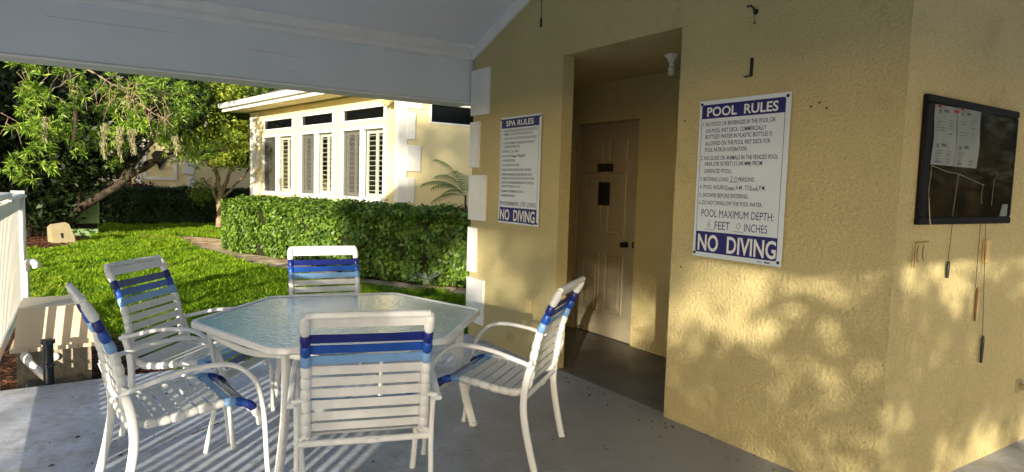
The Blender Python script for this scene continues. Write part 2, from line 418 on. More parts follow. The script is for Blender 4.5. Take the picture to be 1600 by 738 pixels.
def chips(name,poly,n,size,label,m_):
    xs=[p[0] for p in poly];ys=[p[1] for p in poly]
    x=RNG.uniform(min(xs),max(xs),n*3);y=RNG.uniform(min(ys),max(ys),n*3);k=inpoly(x,y,poly);x=x[k][:n];y=y[k][:n];n=len(x)
    a=RNG.uniform(0,6.28,n);l=RNG.uniform(.5,1.4,n)*size;w=l*RNG.uniform(.15,.4,n);z=GZ+.012+RNG.uniform(0,.03,n);t=RNG.uniform(-.5,.5,n)*l
    V=np.empty((n,4,3),np.float32);c,s=np.cos(a),np.sin(a)
    for i,(u,v) in enumerate(((-1,-1),(1,-1),(1,1),(-1,1))):
        V[:,i]=np.stack([x+u*l*c-v*w*s,y+u*l*s+v*w*c,z+u*t*.5+.01],1)
    tag(arr_mesh(name,V,4,m_),label,'bark mulch',kind='stuff')
chips('bark_mulch',MUL2,2600,.022,'dark bark mulch scattered around the beige equipment cover beside the deck',M['chip'])
chips('bark_mulch',[(-13.5,-3.2),(-10.2,-3.4),(-9.9,-4.6),(-13.5,-4.8)],2600,.045,'reddish bark mulch under the dark tree beyond the lawn',M['chip'])

# ------------------------------------------------------------------ leaves
def leaves(centers, normals, size, aspect=.55, jitter=.6):
    """one folded rhombus of 4 corners per centre"""
    c=np.asarray(centers,np.float32); n=len(c)
    nr=np.asarray(normals,np.float32)+RNG.normal(0,jitter,(n,3)); nr/=np.linalg.norm(nr,axis=1,keepdims=True)+1e-9
    r=RNG.normal(0,1,(n,3)); u=np.cross(nr,r); u/=np.linalg.norm(u,axis=1,keepdims=True)+1e-9
    v=np.cross(nr,u); s=(np.asarray(size)*RNG.uniform(.65,1.3,n))[:,None]
    V=np.empty((n,4,3),np.float32)
    V[:,0]=c-u*s*.5; V[:,1]=c+v*s*aspect*.5+nr*s*.08-u*s*.05; V[:,2]=c+u*s*.55-nr*s*.06; V[:,3]=c-v*s*aspect*.5+nr*s*.08-u*s*.05
    return V
def tufts(centers, dirs, length, n=13, width=.13, spread=.9):
    """star-like sprays of narrow leaves"""
    c=np.repeat(np.asarray(centers,np.float32),n,0); d=np.repeat(np.asarray(dirs,np.float32),n,0)
    k=len(c); v=d+RNG.normal(0,spread,(k,3)); v/=np.linalg.norm(v,axis=1,keepdims=True)
    L_=(np.repeat(np.asarray(length)*np.ones(len(centers)),n)*RNG.uniform(.6,1.15,k))[:,None]
    r=RNG.normal(0,1,(k,3)); w=np.cross(v,r); w/=np.linalg.norm(w,axis=1,keepdims=True)
    V=np.empty((k,4,3),np.float32)
    V[:,0]=c; V[:,1]=c+v*L_*.5+w*L_*width*.5; V[:,2]=c+v*L_; V[:,3]=c+v*L_*.5-w*L_*width*.5
    V[:,2,2]-=L_[:,0]*.15
    return V
def blob(center, rad, nclump, nper, clump_r, shell=.55):
    """clump centres in an ellipsoid, leaf centres round each"""
    d=RNG.normal(0,1,(nclump,3)); d/=np.linalg.norm(d,axis=1,keepdims=True)
    rr=(shell+(1-shell)*RNG.random(nclump)**.5)[:,None]
    cc=np.asarray(center)+d*rr*np.asarray(rad)
    p=np.repeat(cc,nper,0)+RNG.normal(0,clump_r,(nclump*nper,3))
    return p, np.repeat(d,nper,0), cc
def branch(mb, pts, r0, r1, seg=7, wob=.03):
    P=[Vector(p) for p in pts]; out=[]
    for i in range(len(P)-1):
        for k in range(4): out.append(P[i].lerp(P[i+1],k/4))
    out.append(P[-1])
    for i in range(1,len(out)-1): out[i]+=Vector((random.uniform(-wob,wob),random.uniform(-wob,wob),random.uniform(-wob,wob)))
    n=len(out); mb.tube(out,[r0+(r1-r0)*i/(n-1) for i in range(n)],seg)

# ------------------------------------------------------------------ pool house
ph=empty('pool_house',(0,0,0),'yellow stucco pool house with white corner quoins and a sloping porch roof','building')
SL=.388                                          # porch ceiling rises from the garden beam
zc=lambda x: 2.73+SL*x if x<=4 else 2.73+SL*(8-x)
XR=3.933
OX0,OX1,OZ=1.3795,2.577,2.458
b=MB(); b.prism([(0,0),(OX0,0),(OX0,OZ),(OX1,OZ),(OX1,0),(XR,0),(XR,zc(XR)+.02),(0,zc(0)+.02)],1,0,.108)
b.build('front_wall',M['stucco'],ph)
b=MB(); b.box(XR-.108,XR,.108,7.0,0,zc(XR)+.02); b.build('side_wall',M['stucco'],ph)
b=MB(); b.box(0,.1,.108,7.0,-.3,2.75); b.build('garden_side_wall',M['stucco'],ph)
DX0,DX1,DZ=.225,1.068,2.068; YB=1.112
b=MB(); b.prism([(.1,0),(DX0-.02,0),(DX0-.02,DZ+.02),(DX1+.012,DZ+.02),(DX1+.012,0),(2.63,0),(2.63,2.5),(.1,2.5)],1,YB,YB+.1)
b.build('recess_back_wall',M['stucco'],ph)
b=MB(); b.box(2.63,2.73,.108,YB+.1,-.05,2.5); b.build('recess_side_wall',M['stucco'],ph)
b=MB(); b.box(.1,2.63,.108,YB+.1,OZ+.003,OZ+.1); b.build('recess_ceiling',M['stucco'],ph)
# quoins
for z0,z1,x1 in ((2.095,2.513,.30),(1.609,2.035,.147),(1.114,1.538,.287),(.618,1.044,.13),(.14,.562,.293)):
    b=MB(); b.cbox(-.022,x1,-.022,.29,z0,z1,.004)
    b.build('quoin',M['trim'],ph)
# porch roof
b=MB(); b.prism([(-.5,zc(-.5)),(4,zc(4)),(8.5,zc(8.5)),(8.5,zc(8.5)+.2),(4,zc(4)+.2),(-.5,zc(-.5)+.2)],1,-4.5,7.0)
b.build('porch_roof',M['ceiling'],ph)
def beam_x(name,x0,x1,y0,y1,z0=2.222,z1=2.72):
    b=MB(); b.cbox(x0,x1,y0,y1,z0,z1,.006); o=b.build(name,M['beam'],ph); return o
bm=beam_x('beam',-.30,-.04,-4.2,.30)
b=MB(); b.box(-.31,-.0295,-4.2,.0,2.205,2.2205); b.build('beam_lip',M['trim'],bm)
b=MB(); b.prism([(-.0385,2.615),(-.002,2.618),(-.002,2.660),(-.014,2.668),(-.014,2.682),(.045,2.716),(.045,2.744),(-.0385,2.738)],1,-4.2,-.004); b.build('crown_trim',M['trim'],bm)
for y0_,y1_,z_ in ((-2.02,-1.72,2.452),(-1.74,-1.55,2.437),(-1.72,-1.66,2.318),(-3.3,-2.5,2.50),(-.9,-.45,2.60)):
    b=MB(); b.box(-.0401,-.0396,y0_,y1_,z_,z_+.0016); b.build('paint_crack',M['cover'] if False else M['concrete'],bm)
beam_x('beam',7.8,8.05,-4.2,7.0)
b=MB(); b.prism([(-.04,2.222),(7.8,2.222),(7.8,2.78),(4,zc(4)-.003),(-.04,2.70)],1,-4.2,-3.95); b.build('unseen_gable_wall',M['beam'],ph)  # unseen gable end, filled in to keep sun off the upper wall
# rafter trim on the front wall
def rafter(x0,x1,y0,y1,h,name):
    b=MB(); b.prism([(x0,zc(x0)-.002),(x1,zc(x1)-.002),(x1,zc(x1)-h),(x0,zc(x0)-h)],1,y0,y1); b.build(name,M['trim'],ph)
rafter(.0,3.9,-.028,-.002,.115,'rafter_trim')
for px,py in ((7.92,.8),(7.92,5.5)):
    b=MB(); b.cbox(px-.09,px+.09,py-.09,py+.09,-.02,2.222,.01); b.build('porch_post',M['trim'],ph)
# door with six panels
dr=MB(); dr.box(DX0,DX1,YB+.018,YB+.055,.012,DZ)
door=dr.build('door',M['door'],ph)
for (x0,x1) in ((.335,.585),(.665,.925)):
    for z0,z1 in ((.245,.818),(1.008,1.598),(1.70,1.926)):
        b=MB()
        o4=[(x0,z0),(x1,z0),(x1,z1),(x0,z1)]
        def ring(i): return [(x0+i,z0+i),(x1-i,z0+i),(x1-i,z1-i),(x0+i,z1-i)]
        ys=[(0,YB+.0175),(.008,YB+.009),(.024,YB+.0165),(.040,YB+.0165),(.058,YB+.010)]
        vs=[];fs=[]
        for i,y in ys: vs+=[(p[0],y,p[1]) for p in ring(i)]
        for r_ in range(len(ys)-1):
            for k in range(4): fs.append((r_*4+k,r_*4+(k+1)%4,r_*4+4+(k+1)%4,r_*4+4+k))
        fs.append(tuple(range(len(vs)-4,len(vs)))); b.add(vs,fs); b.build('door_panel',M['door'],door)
b=MB(); b.lathe([(.030,0),(.030,.006),(.012,.01),(.012,.03),(.026,.038),(.030,.05),(.026,.062),(.012,.068)],(.955,YB+.018,.93),14,'y')
for i,v in enumerate(b.v): b.v[i]=(v[0],2*(YB+.018)-v[1],v[2])
b.f=[tuple(reversed(f)) for f in b.f]
b.build('door_knob',M['bronze'],door,40)
b=MB(); b.box(1.038,1.056,YB+.014,YB+.0178,.905,.965); b.build('latch_plate',M['bronze'],door)
b=MB(); b.cbox(.515,.746,YB+.004,YB+.0088,1.61,1.687,.002); tag(b.build('door_plaque',M['black'],door),'wide black plaque on the door')
b=MB(); b.cbox(.541,.713,YB+.004,YB+.0088,1.283,1.51,.002); tag(b.build('door_plaque',M['black'],door),'tall black plaque on the door')
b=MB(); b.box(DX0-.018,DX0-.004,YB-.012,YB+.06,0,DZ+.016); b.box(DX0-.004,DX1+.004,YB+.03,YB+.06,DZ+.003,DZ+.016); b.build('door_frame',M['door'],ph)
b=MB(); b.box(DX0-.02,DX1+.012,YB+.06,YB+.1,0.0,DZ+.02); b.build('door_backing',M['dark'],ph)

# recess lamp
lp=empty('lamp_holder',(1.93,.60,OZ),'white ceiling lamp holder with a spiral bulb inside the doorway recess','lamp')
b=MB(); b.lathe([(.03,-.05),(.034,-.03),(.056,-.008),(.058,.0025)],(0,0,0),18); b.build('lamp_base',M['white'],lp,40)
b=MB(); b.lathe([(.018,-.085),(.021,-.075),(.021,-.05)],(0,0,0),14); b.build('bulb_collar',M['white'],lp,40)
b=MB(); b.tube([(.022*math.cos(t*.55),.022*math.sin(t*.55),-.088-.0013*t) for t in range(46)],.0075,7); b.build('spiral_bulb',M['white'],lp,60)

# ------------------------------------------------------------------ lettering
def text_data(txt):
    cu=bpy.data.curves.new('t','FONT'); cu.body=txt; cu.size=1.0; cu.resolution_u=3
    return cu
def text_tris(txt, offset=0.0, shear=0.0):
    cu=text_data(txt); cu.offset=offset; cu.shear=shear
    ob=bpy.data.objects.new('t',cu); COL.objects.link(ob)
    dg=bpy.context.evaluated_depsgraph_get(); dg.update()
    me=ob.evaluated_get(dg).to_mesh()
    v=[tuple(p.co) for p in me.vertices]; f=[tuple(p.vertices) for p in me.polygons]
    ob.evaluated_get(dg).to_mesh_clear(); bpy.data.objects.remove(ob); bpy.data.curves.remove(cu)
    return v,f
CAP=.73
def put_text(mb, txt, x0, x1, z, cap, y, bold=.0, shear=0.0, fr='y'):
    v,f=text_tris(txt,bold,shear)
    a=min(p[0] for p in v); c=max(p[0] for p in v); sx=(x1-x0)/(c-a); sz=cap/CAP
    mb.add([(x0+(p[0]-a)*sx,y,z+p[1]*sz) for p in v],[tuple(q) for q in f])
def scrawl(mb, strokes, x0, z0, w, h, y, r=.0012):
    for s in strokes: mb.tube([(x0+p[0]*w,y,z0+p[1]*h) for p in s],r,4)
DIG={'2':[[(0,.75),(.3,1),(.8,.95),(.9,.65),(.4,.25),(0,0),(1,.02)]],
     '0':[[(.5,1),(.1,.75),(0,.3),(.3,0),(.75,.1),(1,.5),(.85,.9),(.5,1)]],
     '6':[[(.8,1),(.35,.7),(.05,.25),(.25,0),(.7,.05),(.8,.35),(.45,.45),(.1,.25)]],
     '3':[[(.1,.9),(.5,1),(.85,.8),(.4,.55),(.9,.3),(.6,0),(.05,.08)]],
     '4':[[(.4,1),(0,.35),(1,.38)],[(.75,.75),(.65,0)]],
     'Dawn':[[(.04,0),(.08,1),(.2,.7),(.18,.15),(.04,0)],[(.42,.5),(.3,.4),(.3,.05),(.42,.1),(.44,.5),(.47,.05)],[(.52,.5),(.56,.05),(.62,.4),(.67,.05),(.72,.5)],[(.77,.5),(.78,.05),(.82,.45),(.9,.45),(.92,.05),(1,.1)]],
     'Dusk':[[(.04,0),(.08,1),(.24,.7),(.2,.15),(.04,0)],[(.36,.5),(.38,.08),(.48,.08),(.5,.5),(.53,.05)],[(.7,.5),(.6,.42),(.7,.22),(.6,.05)],[(.78,1),(.78,.05)],[(.92,.5),(.79,.28),(.96,.05)]]}
def rrect(x0,x1,z0,z1,r,tl=1,tr=1,br=1,bl=1,n=5):
    out=[]
    for (cx,cz,a0,on) in ((x1-r,z1-r,0,tr),(x0+r,z1-r,90,tl),(x0+r,z0+r,180,bl),(x1-r,z0+r,270,br)):
        if on:
            for k in range(n+1):
                a=R(a0+90*k/n); out.append((cx+r*math.cos(a),cz+r*math.sin(a)))
        else: out.append((x1 if a0 in(0,270) else x0, z1 if a0 in(0,90) else z0))
    return out
def flat_y(mb, poly, y):
    ar=sum(poly[i][0]*poly[(i+1)%len(poly)][1]-poly[(i+1)%len(poly)][0]*poly[i][1] for i in range(len(poly)))
    p=poly if ar>0 else poly[::-1]
    mb.add([(x,y,z) for x,z in p],[tuple(range(len(p)))])
def make_sign(name,label,ox,oz,W,H,hdr,lines,big,ftr,hand,tilt):
    s=empty(name,(ox,-.006,oz),label,'sign')
    b=MB()
    nx=10                                        # the sheet bows slightly off the wall
    bow=lambda x:-.0035-.004*(x/W)**2
    top=[];bot=[]
    for k in range(nx+1):
        x=W*k/nx; top.append((x,bow(x),H)); bot.append((x,bow(x),0))
    vs=bot+top+[(p[0],p[1]+.003,p[2]) for p in bot]+[(p[0],p[1]+.003,p[2]) for p in top]; n=nx+1; fs=[]
    for k in range(nx):
        fs+=[(k,k+1,n+k+1,n+k),(2*n+k+1,2*n+k,3*n+k,3*n+k+1),(n+k,n+k+1,3*n+k+1,3*n+k),(k+1,k,2*n+k,2*n+k+1)]
    fs+=[(0,n,3*n,2*n),(nx,2*n+nx,3*n+nx,n+nx)]
    b.add(vs,fs); b.build('sign_sheet',M['sign_white'],s)
    def drape(mb,off):
        mb.v=[(v[0],bow(v[0])-off+(v[1]),v[2]) for v in mb.v]
    def cut(poly):                               # split a wide flat shape so it follows the bow
        return poly
    def band(mb,x0,x1,z0,z1,r,up):
        k=8
        for i in range(k):
            a=x0+(x1-x0)*i/k; c=x0+(x1-x0)*(i+1)/k
            if i==0: p=rrect(a,c,z0,z1,r,up,0,0,1-up)
            elif i==k-1: p=rrect(a,c,z0,z1,r,0,up,1-up,0)
            else: p=[(a,z0),(c,z0),(c,z1),(a,z1)]
            flat_y(mb,p,0)
    hb=MB(); x0,x1=.018,W-.03
    band(hb,x0,x1,*hdr['z'],.014,1); band(hb,x0,x1,*ftr['z'],.014,0)
    for k in range(8):
        pass
    for xx in (x0,x1-.003): flat_y(hb,[(xx,ftr['z'][1]),(xx+.003,ftr['z'][1]),(xx+.003,hdr['z'][0]),(xx,hdr['z'][0])],0)
    drape(hb,.0006); hb.build('sign_band',M['sign_navy'],s)
    for q in (hdr,ftr):
        tb=MB(); put_text(tb,q['t'],q['x'][0],q['x'][1],q['b'],q['c'],0,.022)
        drape(tb,.0012); tb.build('heading_lettering',M['sign_ink'],s)['kind']='stuff'
    for (t,a,c,z,cap,bold) in lines+big:
        lb=MB(); put_text(lb,t,a,c,z,cap,0,bold); drape(lb,.0009); lb.build('text_line',M['sign_navy'],s)['kind']='stuff'
    lb=MB()
    for (a,c,z) in hand['lines']: flat_y(lb,[(a,z),(c,z),(c,z+.0022),(a,z+.0022)],0)
    flat_y(lb,[(W-.105,.010),(W-.07,.010),(W-.07,.017),(W-.105,.017)],0); flat_y(lb,[(W-.15,.011),(W-.12,.011),(W-.12,.015),(W-.15,.015)],0)
    drape(lb,.0009); lb.build('blank_lines',M['sign_navy'],s)['kind']='stuff'
    pb=MB()
    for (k,a,z,w,h) in hand['pen']: scrawl(pb,DIG[k],a,z,w,h,0)
    drape(pb,.0014); pb.build('handwriting',M['pen'],s)
    for cx,cz in ((.016,H-.02),(W-.02,H-.02),(.014,.022),(W-.02,.022)):
        b=MB(); b.lathe([(.009,0),(.009,.003),(.005,.005)],(0,0,0),10,'y'); b.v=[(v[0]+cx,-v[1]+bow(cx),v[2]+cz) for v in b.v]; b.f=[tuple(reversed(f)) for f in b.f]
        b.build('sign_screw',M['black'],s)
    return s
c=.0245
pool=[("1. NO FOOD OR BEVERAGES IN THE POOL OR",.029,.522,.772,c),("ON POOL WET DECK. COMMERCIALLY",.054,.467,.733,c),("BOTTLED WATER IN PLASTIC BOTTLES IS",.053,.505,.6985,c),("ALLOWED ON THE POOL WET DECK FOR",.054,.497,.660,c),("POOL PATRON HYDRATION.",.054,.352,.622,c),
 ("2. NO GLASS OR ANIMALS IN THE FENCED POOL",.028,.552,.574,c),("AREA (OR 50 FEET (15 240 MM) FROM",.056,.454,.540,c),("UNFENCED POOL).",.056,.256,.498,c),
 ("3. BATHING LOAD:",.030,.238,.450,c),("PERSONS.",.305,.413,.450,c),("4. POOL HOURS:",.031,.216,.404,c),("A.M.",.290,.335,.4045,c),("TO",.350,.381,.405,c),("P.M.",.444,.484,.405,c),
 ("5. SHOWER BEFORE ENTERING.",.030,.378,.356,c),("6. DO NOT SWALLOW THE POOL WATER.",.030,.471,.312,c)]
make_sign('pool_rules_sign','white and navy POOL RULES sign, the larger sign right of the doorway',2.757,1.064,.608,.921,
  dict(t="POOL  RULES",z=(.816,.897),x=(.057,.535),b=.829,c=.054),[(*l,.007) for l in pool],
  [("POOL MAXIMUM DEPTH:",.053,.546,.240,.046,.0),("FEET",.155,.262,.170,.049,.0),("INCHES",.361,.511,.171,.047,.0)],
  dict(t="NO  DIVING",z=(.027,.152),x=(.036,.572),b=.040,c=.098),
  dict(lines=[(.240,.300,.444),(.217,.286,.400),(.383,.442,.400),(.088,.152,.165),(.288,.355,.165)],
       pen=[('2',.248,.450,.018,.027),('0',.276,.450,.018,.024),('Dawn',.218,.404,.066,.024),('Dusk',.384,.404,.056,.024),('6',.103,.180,.024,.042),('0',.311,.180,.024,.036)]),0)
c=.0215
spa=[("1. NO FOOD OR BEVERAGES IN THE POOL OR ON POOL WET DECK.",.042,.578,.789),("COMMERCIALLY BOTTLED WATER IN PLASTIC BOTTLES IS",.055,.50,.760),("ALLOWED ON THE POOL WET DECK FOR POOL PATRON HYDRATION.",.055,.567,.724),("2. NO GLASS OR ANIMALS IN THE FENCED POOL AREA OR 50 FEET",.042,.538,.685),("(15 240 MM) FROM UNFENCED POOL.",.055,.318,.653),("3. BATHING LOAD:",.037,.165,.613),("PERSONS.",.235,.306,.613),("4. SPA POOL HOURS:",.033,.200,.574),("A.M. TO",.262,.312,.574),("P.M.",.372,.404,.574),
 ("5. SHOWER BEFORE ENTERING.",.035,.254,.534),("6. DO NOT SWALLOW THE POOL WATER.",.035,.318,.494),("7. CHILDREN UNDER TWELVE MUST HAVE ADULT SUPERVISION.",.030,.499,.454),("8. PREGNANT WOMEN, SMALL CHILDREN, PEOPLE WITH HEALTH",.030,.511,.414),("PROBLEMS AND PEOPLE USING ALCOHOL, NARCOTICS OR OTHER",.044,.547,.381),("DRUGS THAT CAUSE DROWSINESS SHOULD NOT USE SPA POOLS",.044,.536,.344),("WITHOUT FIRST CONSULTING A DOCTOR.",.044,.342,.311),("9. MAXIMUM WATER TEMPERATURE: 104 F (40 C).",.034,.394,.268),("10. MAXIMUM USE: 15 MINUTES.",.034,.262,.231)]
make_sign('spa_rules_sign','white and navy SPA RULES sign, the smaller-looking sign left of the doorway',.512,1.122,.624,.918,
  dict(t="SPA RULES",z=(.823,.902),x=(.093,.514),b=.841,c=.047),[(t,a,b_,z,c,.007) for t,a,b_,z in spa],
  [("SPA POOL MAXIMUM DEPTH:",.024,.330,.156,.036,.006),("FEET",.375,.440,.156,.036,.006),("INCHES",.492,.578,.156,.036,.006)],
  dict(t="NO  DIVING",z=(.014,.138),x=(.032,.570),b=.028,c=.096),
  dict(lines=[(.168,.232,.609),(.200,.260,.570),(.313,.370,.570),(.334,.372,.152),(.445,.488,.152)],
       pen=[('4',.185,.613,.028,.026),('Dawn',.202,.574,.058,.022),('Dusk',.314,.574,.056,.022),('3',.342,.157,.022,.034),('0',.456,.157,.022,.034)]),0)

# ------------------------------------------------------------------ notice board on the side wall (faces +X)
nb=empty('notice_board',(XR,.65,1.63),'black framed glass notice board with brown cork on the side wall','notice board')
def loc(y,z): return (y-.65,z-1.63)
b=MB(); b.box(.001,.012,-.50,.50,-.29,.29); b.build('cork_panel',M['cork'],nb)
fy0,fy1,fz0,fz1=.146-.65,1.152-.65,1.328-1.63,1.932-1.63
for nm,(y0,y1,z0,z1) in dict(a=(fy0,fy1,fz1-.036,fz1),b=(fy0,fy1,fz0,fz0+.036)).items():
    b=MB(); b.cbox(.0,.026,y0,y1,z0,z1,.005); b.build('frame_rail',M['black_frame'],nb,40)
for y0,y1 in ((fy0,fy0+.065),(fy1-.026,fy1)):
    b=MB(); b.cbox(.0005,.025,y0,y1,fz0+.036,fz1-.036,.008); b.build('frame_stile',M['black_frame'],nb,40)
b=MB(); b.box(.0205,.0235,fy0+.06,fy1-.02,fz0+.03,fz1-.03); b.build('glass_pane',M['bglass'],nb)
def paper(y0,y1,z0,z1,label,red):
    p=empty('notice_sheet',(XR+.0125,y0,z0),label,'paper','sheets pinned in the notice board')
    b=MB(); nx=5; W=y1-y0; H=z1-z0; vs=[]
    for k in range(nx+1):
        for j in range(nx+1): vs.append((.001+.006*math.sin(k*1.3+j*.7)**2,W*k/nx,H*j/nx))
    b.add(vs,[(k*(nx+1)+j,(k+1)*(nx+1)+j,(k+1)*(nx+1)+j+1,k*(nx+1)+j+1) for k in range(nx) for j in range(nx)]); b.build('sheet',M['paper'],p)
    t=MB(); t2=MB(); t3=MB(); rr=random.Random(int(y0*100))
    def ln(mb,ya,yb,z,h=.003): mb.add([(.0085,ya,z),(.0085,yb,z),(.0085,yb,z+h),(.0085,ya,z+h)],[(0,1,2,3)])
    for top in (H-.02,H*.36):
        ln(t,.03,.05,top-.018,.016); ln(t,.08,.125,top-.012,.014)
        z=top-.035
        for k in range(7 if top>H*.5 else 5):
            if rr.random()<.75: ln(t,.02,.02+rr.uniform(.03,.10),z)
            if rr.random()<.6: ln(t if rr.random()<.6 else t3,.14,.14+rr.uniform(.02,.06),z)
            z-=.013
    ln(t2,.015,.05,H-.012,.010)
    if red: ln(t2,W-.05,W-.002,H-.025,.012)
    ln(t3,.02,.06,.012,.006)
    t.build('printed_text',M['print'],p); t2.build('red_print',M['print_red'],p); t3.build('blue_print',M['print_blue'],p)
paper(.236,.462,1.612,1.893,'left one of two white printed sheets inside the black notice board',True)
paper(.466,.714,1.611,1.897,'right one of two white printed sheets inside the black notice board',False)
b=MB(); b.add([(.002,0,0),(.002,.092,0),(.003,.092,.066),(.002,.030,.066)],[(0,1,2,3)]); b.add([(.0,0,0),(.0,.092,0),(.0,.092,.066),(.0,.030,.066)],[(3,2,1,0)])
o=b.build('paper_scrap',M['paper']); o.location=(XR+.0135,1.032,1.366); tag(o,'small pale paper scrap in the lower corner of the notice board','paper')
st=MB()
def cord(mb,pts,r=.0022,seg=5): mb.tube(pts,r,seg)
x=XR+.017
cord(st,[(x,.243,1.607),(x,.232,1.48),(x+.0125,.24,1.345),(x+.0135,.246,1.33)]); cord(st,[(x,.243,1.607),(x,.40,1.583),(x,.518,1.578),(x,.66,1.553),(x,.795,1.53),(x,.812,1.533)])
cord(st,[(x,.518,1.578),(x,.505,1.47),(x,.489,1.367)]); cord(st,[(x,.80,1.53),(x,.79,1.47),(x,.80,1.43)]); cord(st,[(x,.97,1.59),(x,.925,1.56),(x,.92,1.42)],.0016)
tag(st.build('hanging_string',M['string']),'pale knotted strings strung across the inside of the notice board','string')
def hang(name,label,pts,bottom,length,r,mbody):
    h=empty(name,pts[0],label,'cord','cords hanging below the notice board')
    o=Vector(pts[0])
    b=MB(); cord(b,[tuple(Vector(p)-o) for p in pts],.0015); b.build('cord',M['blkpipe'],h)
    b=MB(); q=Vector(bottom)-o
    b.tube([q+Vector((0,0,length)),q+Vector((0,0,length*.9)),q+Vector((0,0,length*.5)),q],[r*.5,r,r*1.1,r*.8],8); b.build('pull_weight',mbody,h,50)
hang('weighted_string','cord with short black weight hanging beside the outlet box',[(XR+.02,.489,1.33),(XR+.015,.488,1.15)],(XR+.015,.492,1.06),.085,.008,M['black'])
hang('weighted_string','long cord with black weight hanging lowest on the side wall',[(XR+.02,.86,1.33),(XR+.015,.955,.71)],(XR+.015,.962,.57),.15,.008,M['black'])
hang('weighted_string','cord ending in a thin brown rod below the notice board',[(XR+.02,.80,1.33),(XR+.012,.825,.99)],(XR+.012,.848,.81),.18,.006,M['rust'])
b=MB(); b.cbox(.0,.03,-.02,.02,0,.125,.006); o=b.build('cream_block',M['yplast']); o.location=(XR,.91,1.12); tag(o,'small cream plastic block fixed under the notice board','block')
# outlet plate
ob=empty('outlet_plate',(XR,.222,1.186),'yellow painted outlet plate with open cover left under the notice board','outlet')
b=MB(); b.cbox(.0,.010,-.067,.067,-.062,.062,.004); b.build('plate',M['stucco'],ob)
b=MB()
for yy in (-.028,.024):
    b.tube([(.013,yy-.010,.045),(.014,yy-.018,.02),(.014,yy-.018,-.015),(.013,yy+.004,-.035)],.0016,5)
b.tube([(.012,-.06,.058),(.013,.06,.060)],.0016,5); b.tube([(.012,-.064,.06),(.012,-.064,-.06)],.0014,5); b.build('cover_edges',M['rust'],ob)
sp=empty('hose_bib',(XR,1.53,.355),'small tan pipe stub low on the side wall near the frame edge','pipe')
b=MB(); b.lathe([(.045,0),(.045,.006),(.018,.01),(.018,.05),(.026,.052),(.026,.075)],(0,0,0),12,'x'); b.build('stub',M['beige_box'],sp,40)
b=MB(); b.cbox(.05,.066,-.05,.05,.02,.034,.004); b.build('handle',M['beige_box'],sp)
# small wall things
b=MB(); b.cbox(-.037,.037,-.012,0,-.06,.06,.004); o=b.build('cover_plate',M['yplast']); o.location=(1.017,0,.441); tag(o,'blank cream cover plate low on the wall below the spa sign','cover plate')
hk=empty('wall_bracket',(3.10,0,2.10),'thin black metal bracket on the wall above the pool rules sign','bracket')
b=MB(); b.box(-.009,.009,-.006,0,0,.095); b.build('bracket_bar',M['black'],hk); b=MB(); b.box(-.045,.009,-.012,-.0005,-.006,0); b.build('bracket_foot',M['black'],hk)
hk=empty('wall_hook',(3.09,0,2.43),'black hook on the wall near the top edge above the bracket','hook')
b=MB(); b.tube([(-.028,-.02,.045),(.004,-.03,.042),(.016,-.026,.030),(.018,-.012,.012)],.006,7); b.build('hook_arm',M['black'],hk,50)
b=MB(); b.lathe([(.016,0),(.016,.01),(.01,.014)],(.016,-.004,.012),10,'y'); b.build('hook_base',M['black'],hk,50)
b=MB(); b.tube([(.012,-.01,.01),(.013,-.004,-.045)],.0012,4); b.tube([(.006,-.004,-.05),(.02,-.004,-.045)],.005,6); b.build('wire_end',M['rust'],hk)
for sx_,sz_ in ((3.47,1.90),(3.555,1.885),(3.515,1.915),(3.24,1.47),(2.635,1.88),(2.66,.98),(3.26,1.39)):
    b=MB(); b.lathe([(.006,0),(.004,.0015)],(0,0,0),7,'y'); b.v=[(v[0],-v[1],v[2]) for v in b.v]; b.f=[tuple(reversed(f)) for f in b.f]
    o=b.build('anchor_hole',M['dark'],ph); o.location=(sx_,-.0003,sz_)
# fan pull chain
fx,fy=2.60,-1.08
fc=empty('pull_chain',(fx,fy,zc(fx)),'thin dark pull chain hanging from the porch ceiling','pull chain')
zb=2.285-zc(fx)
b=MB(); b.tube([(0,0,-.002),(0,0,zb+.05)],.0025,5); b.build('chain',M['black'],fc)
b=MB(); b.lathe([(.003,zb),(.007,zb+.006),(.006,zb+.045),(.003,zb+.05)],(0,0,0),8); b.build('chain_pull',M['bronze'],fc,50)

# ------------------------------------------------------------------ strap chairs
def cr(pts,n=6):
    """Catmull-Rom through points"""
    P=[Vector(p) for p in pts]; P=[P[0]*2-P[1]]+P+[P[-1]*2-P[-2]]; out=[]
    for i in range(1,len(P)-2):
        for k in range(n):
            t=k/n; a,b_,c_,d=P[i-1],P[i],P[i+1],P[i+2]
            out.append(.5*((2*b_)+(c_-a)*t+(2*a-5*b_+4*c_-d)*t*t+(3*b_-a-3*c_+d)*t**3))
    out.append(P[-2]); return out
RAIL=cr([(-.416,0,.944),(-.374,0,.860),(-.346,0,.793),(-.320,0,.730),(-.300,0,.655),(-.284,0,.57),(-.274,0,.49),(-.255,0,.43),(-.205,0,.402),(-.10,0,.405),(0,0,.421),(.10,0,.432),(.17,0,.428),(.228,0,.402),(.262,0,.355),(.274,0,.30)],6)
CUM=[0.0]
for i in range(1,len(RAIL)): CUM.append(CUM[-1]+(RAIL[i]-RAIL[i-1]).length)
def rail_at(s):
    s=max(0,min(s,CUM[-1]-1e-6)); i=next(k for k in range(len(CUM)-1) if CUM[k+1]>=s)
    t=(s-CUM[i])/(CUM[i+1]-CUM[i]); return RAIL[i].lerp(RAIL[i+1],t)
def s_at_x(x):                                   # seat part of the rail
    k=min((abs(p.x-x),i) for i,p in enumerate(RAIL) if p.z<.44 and i>44)[1]; return CUM[k]
WB=.236; WR=.0210
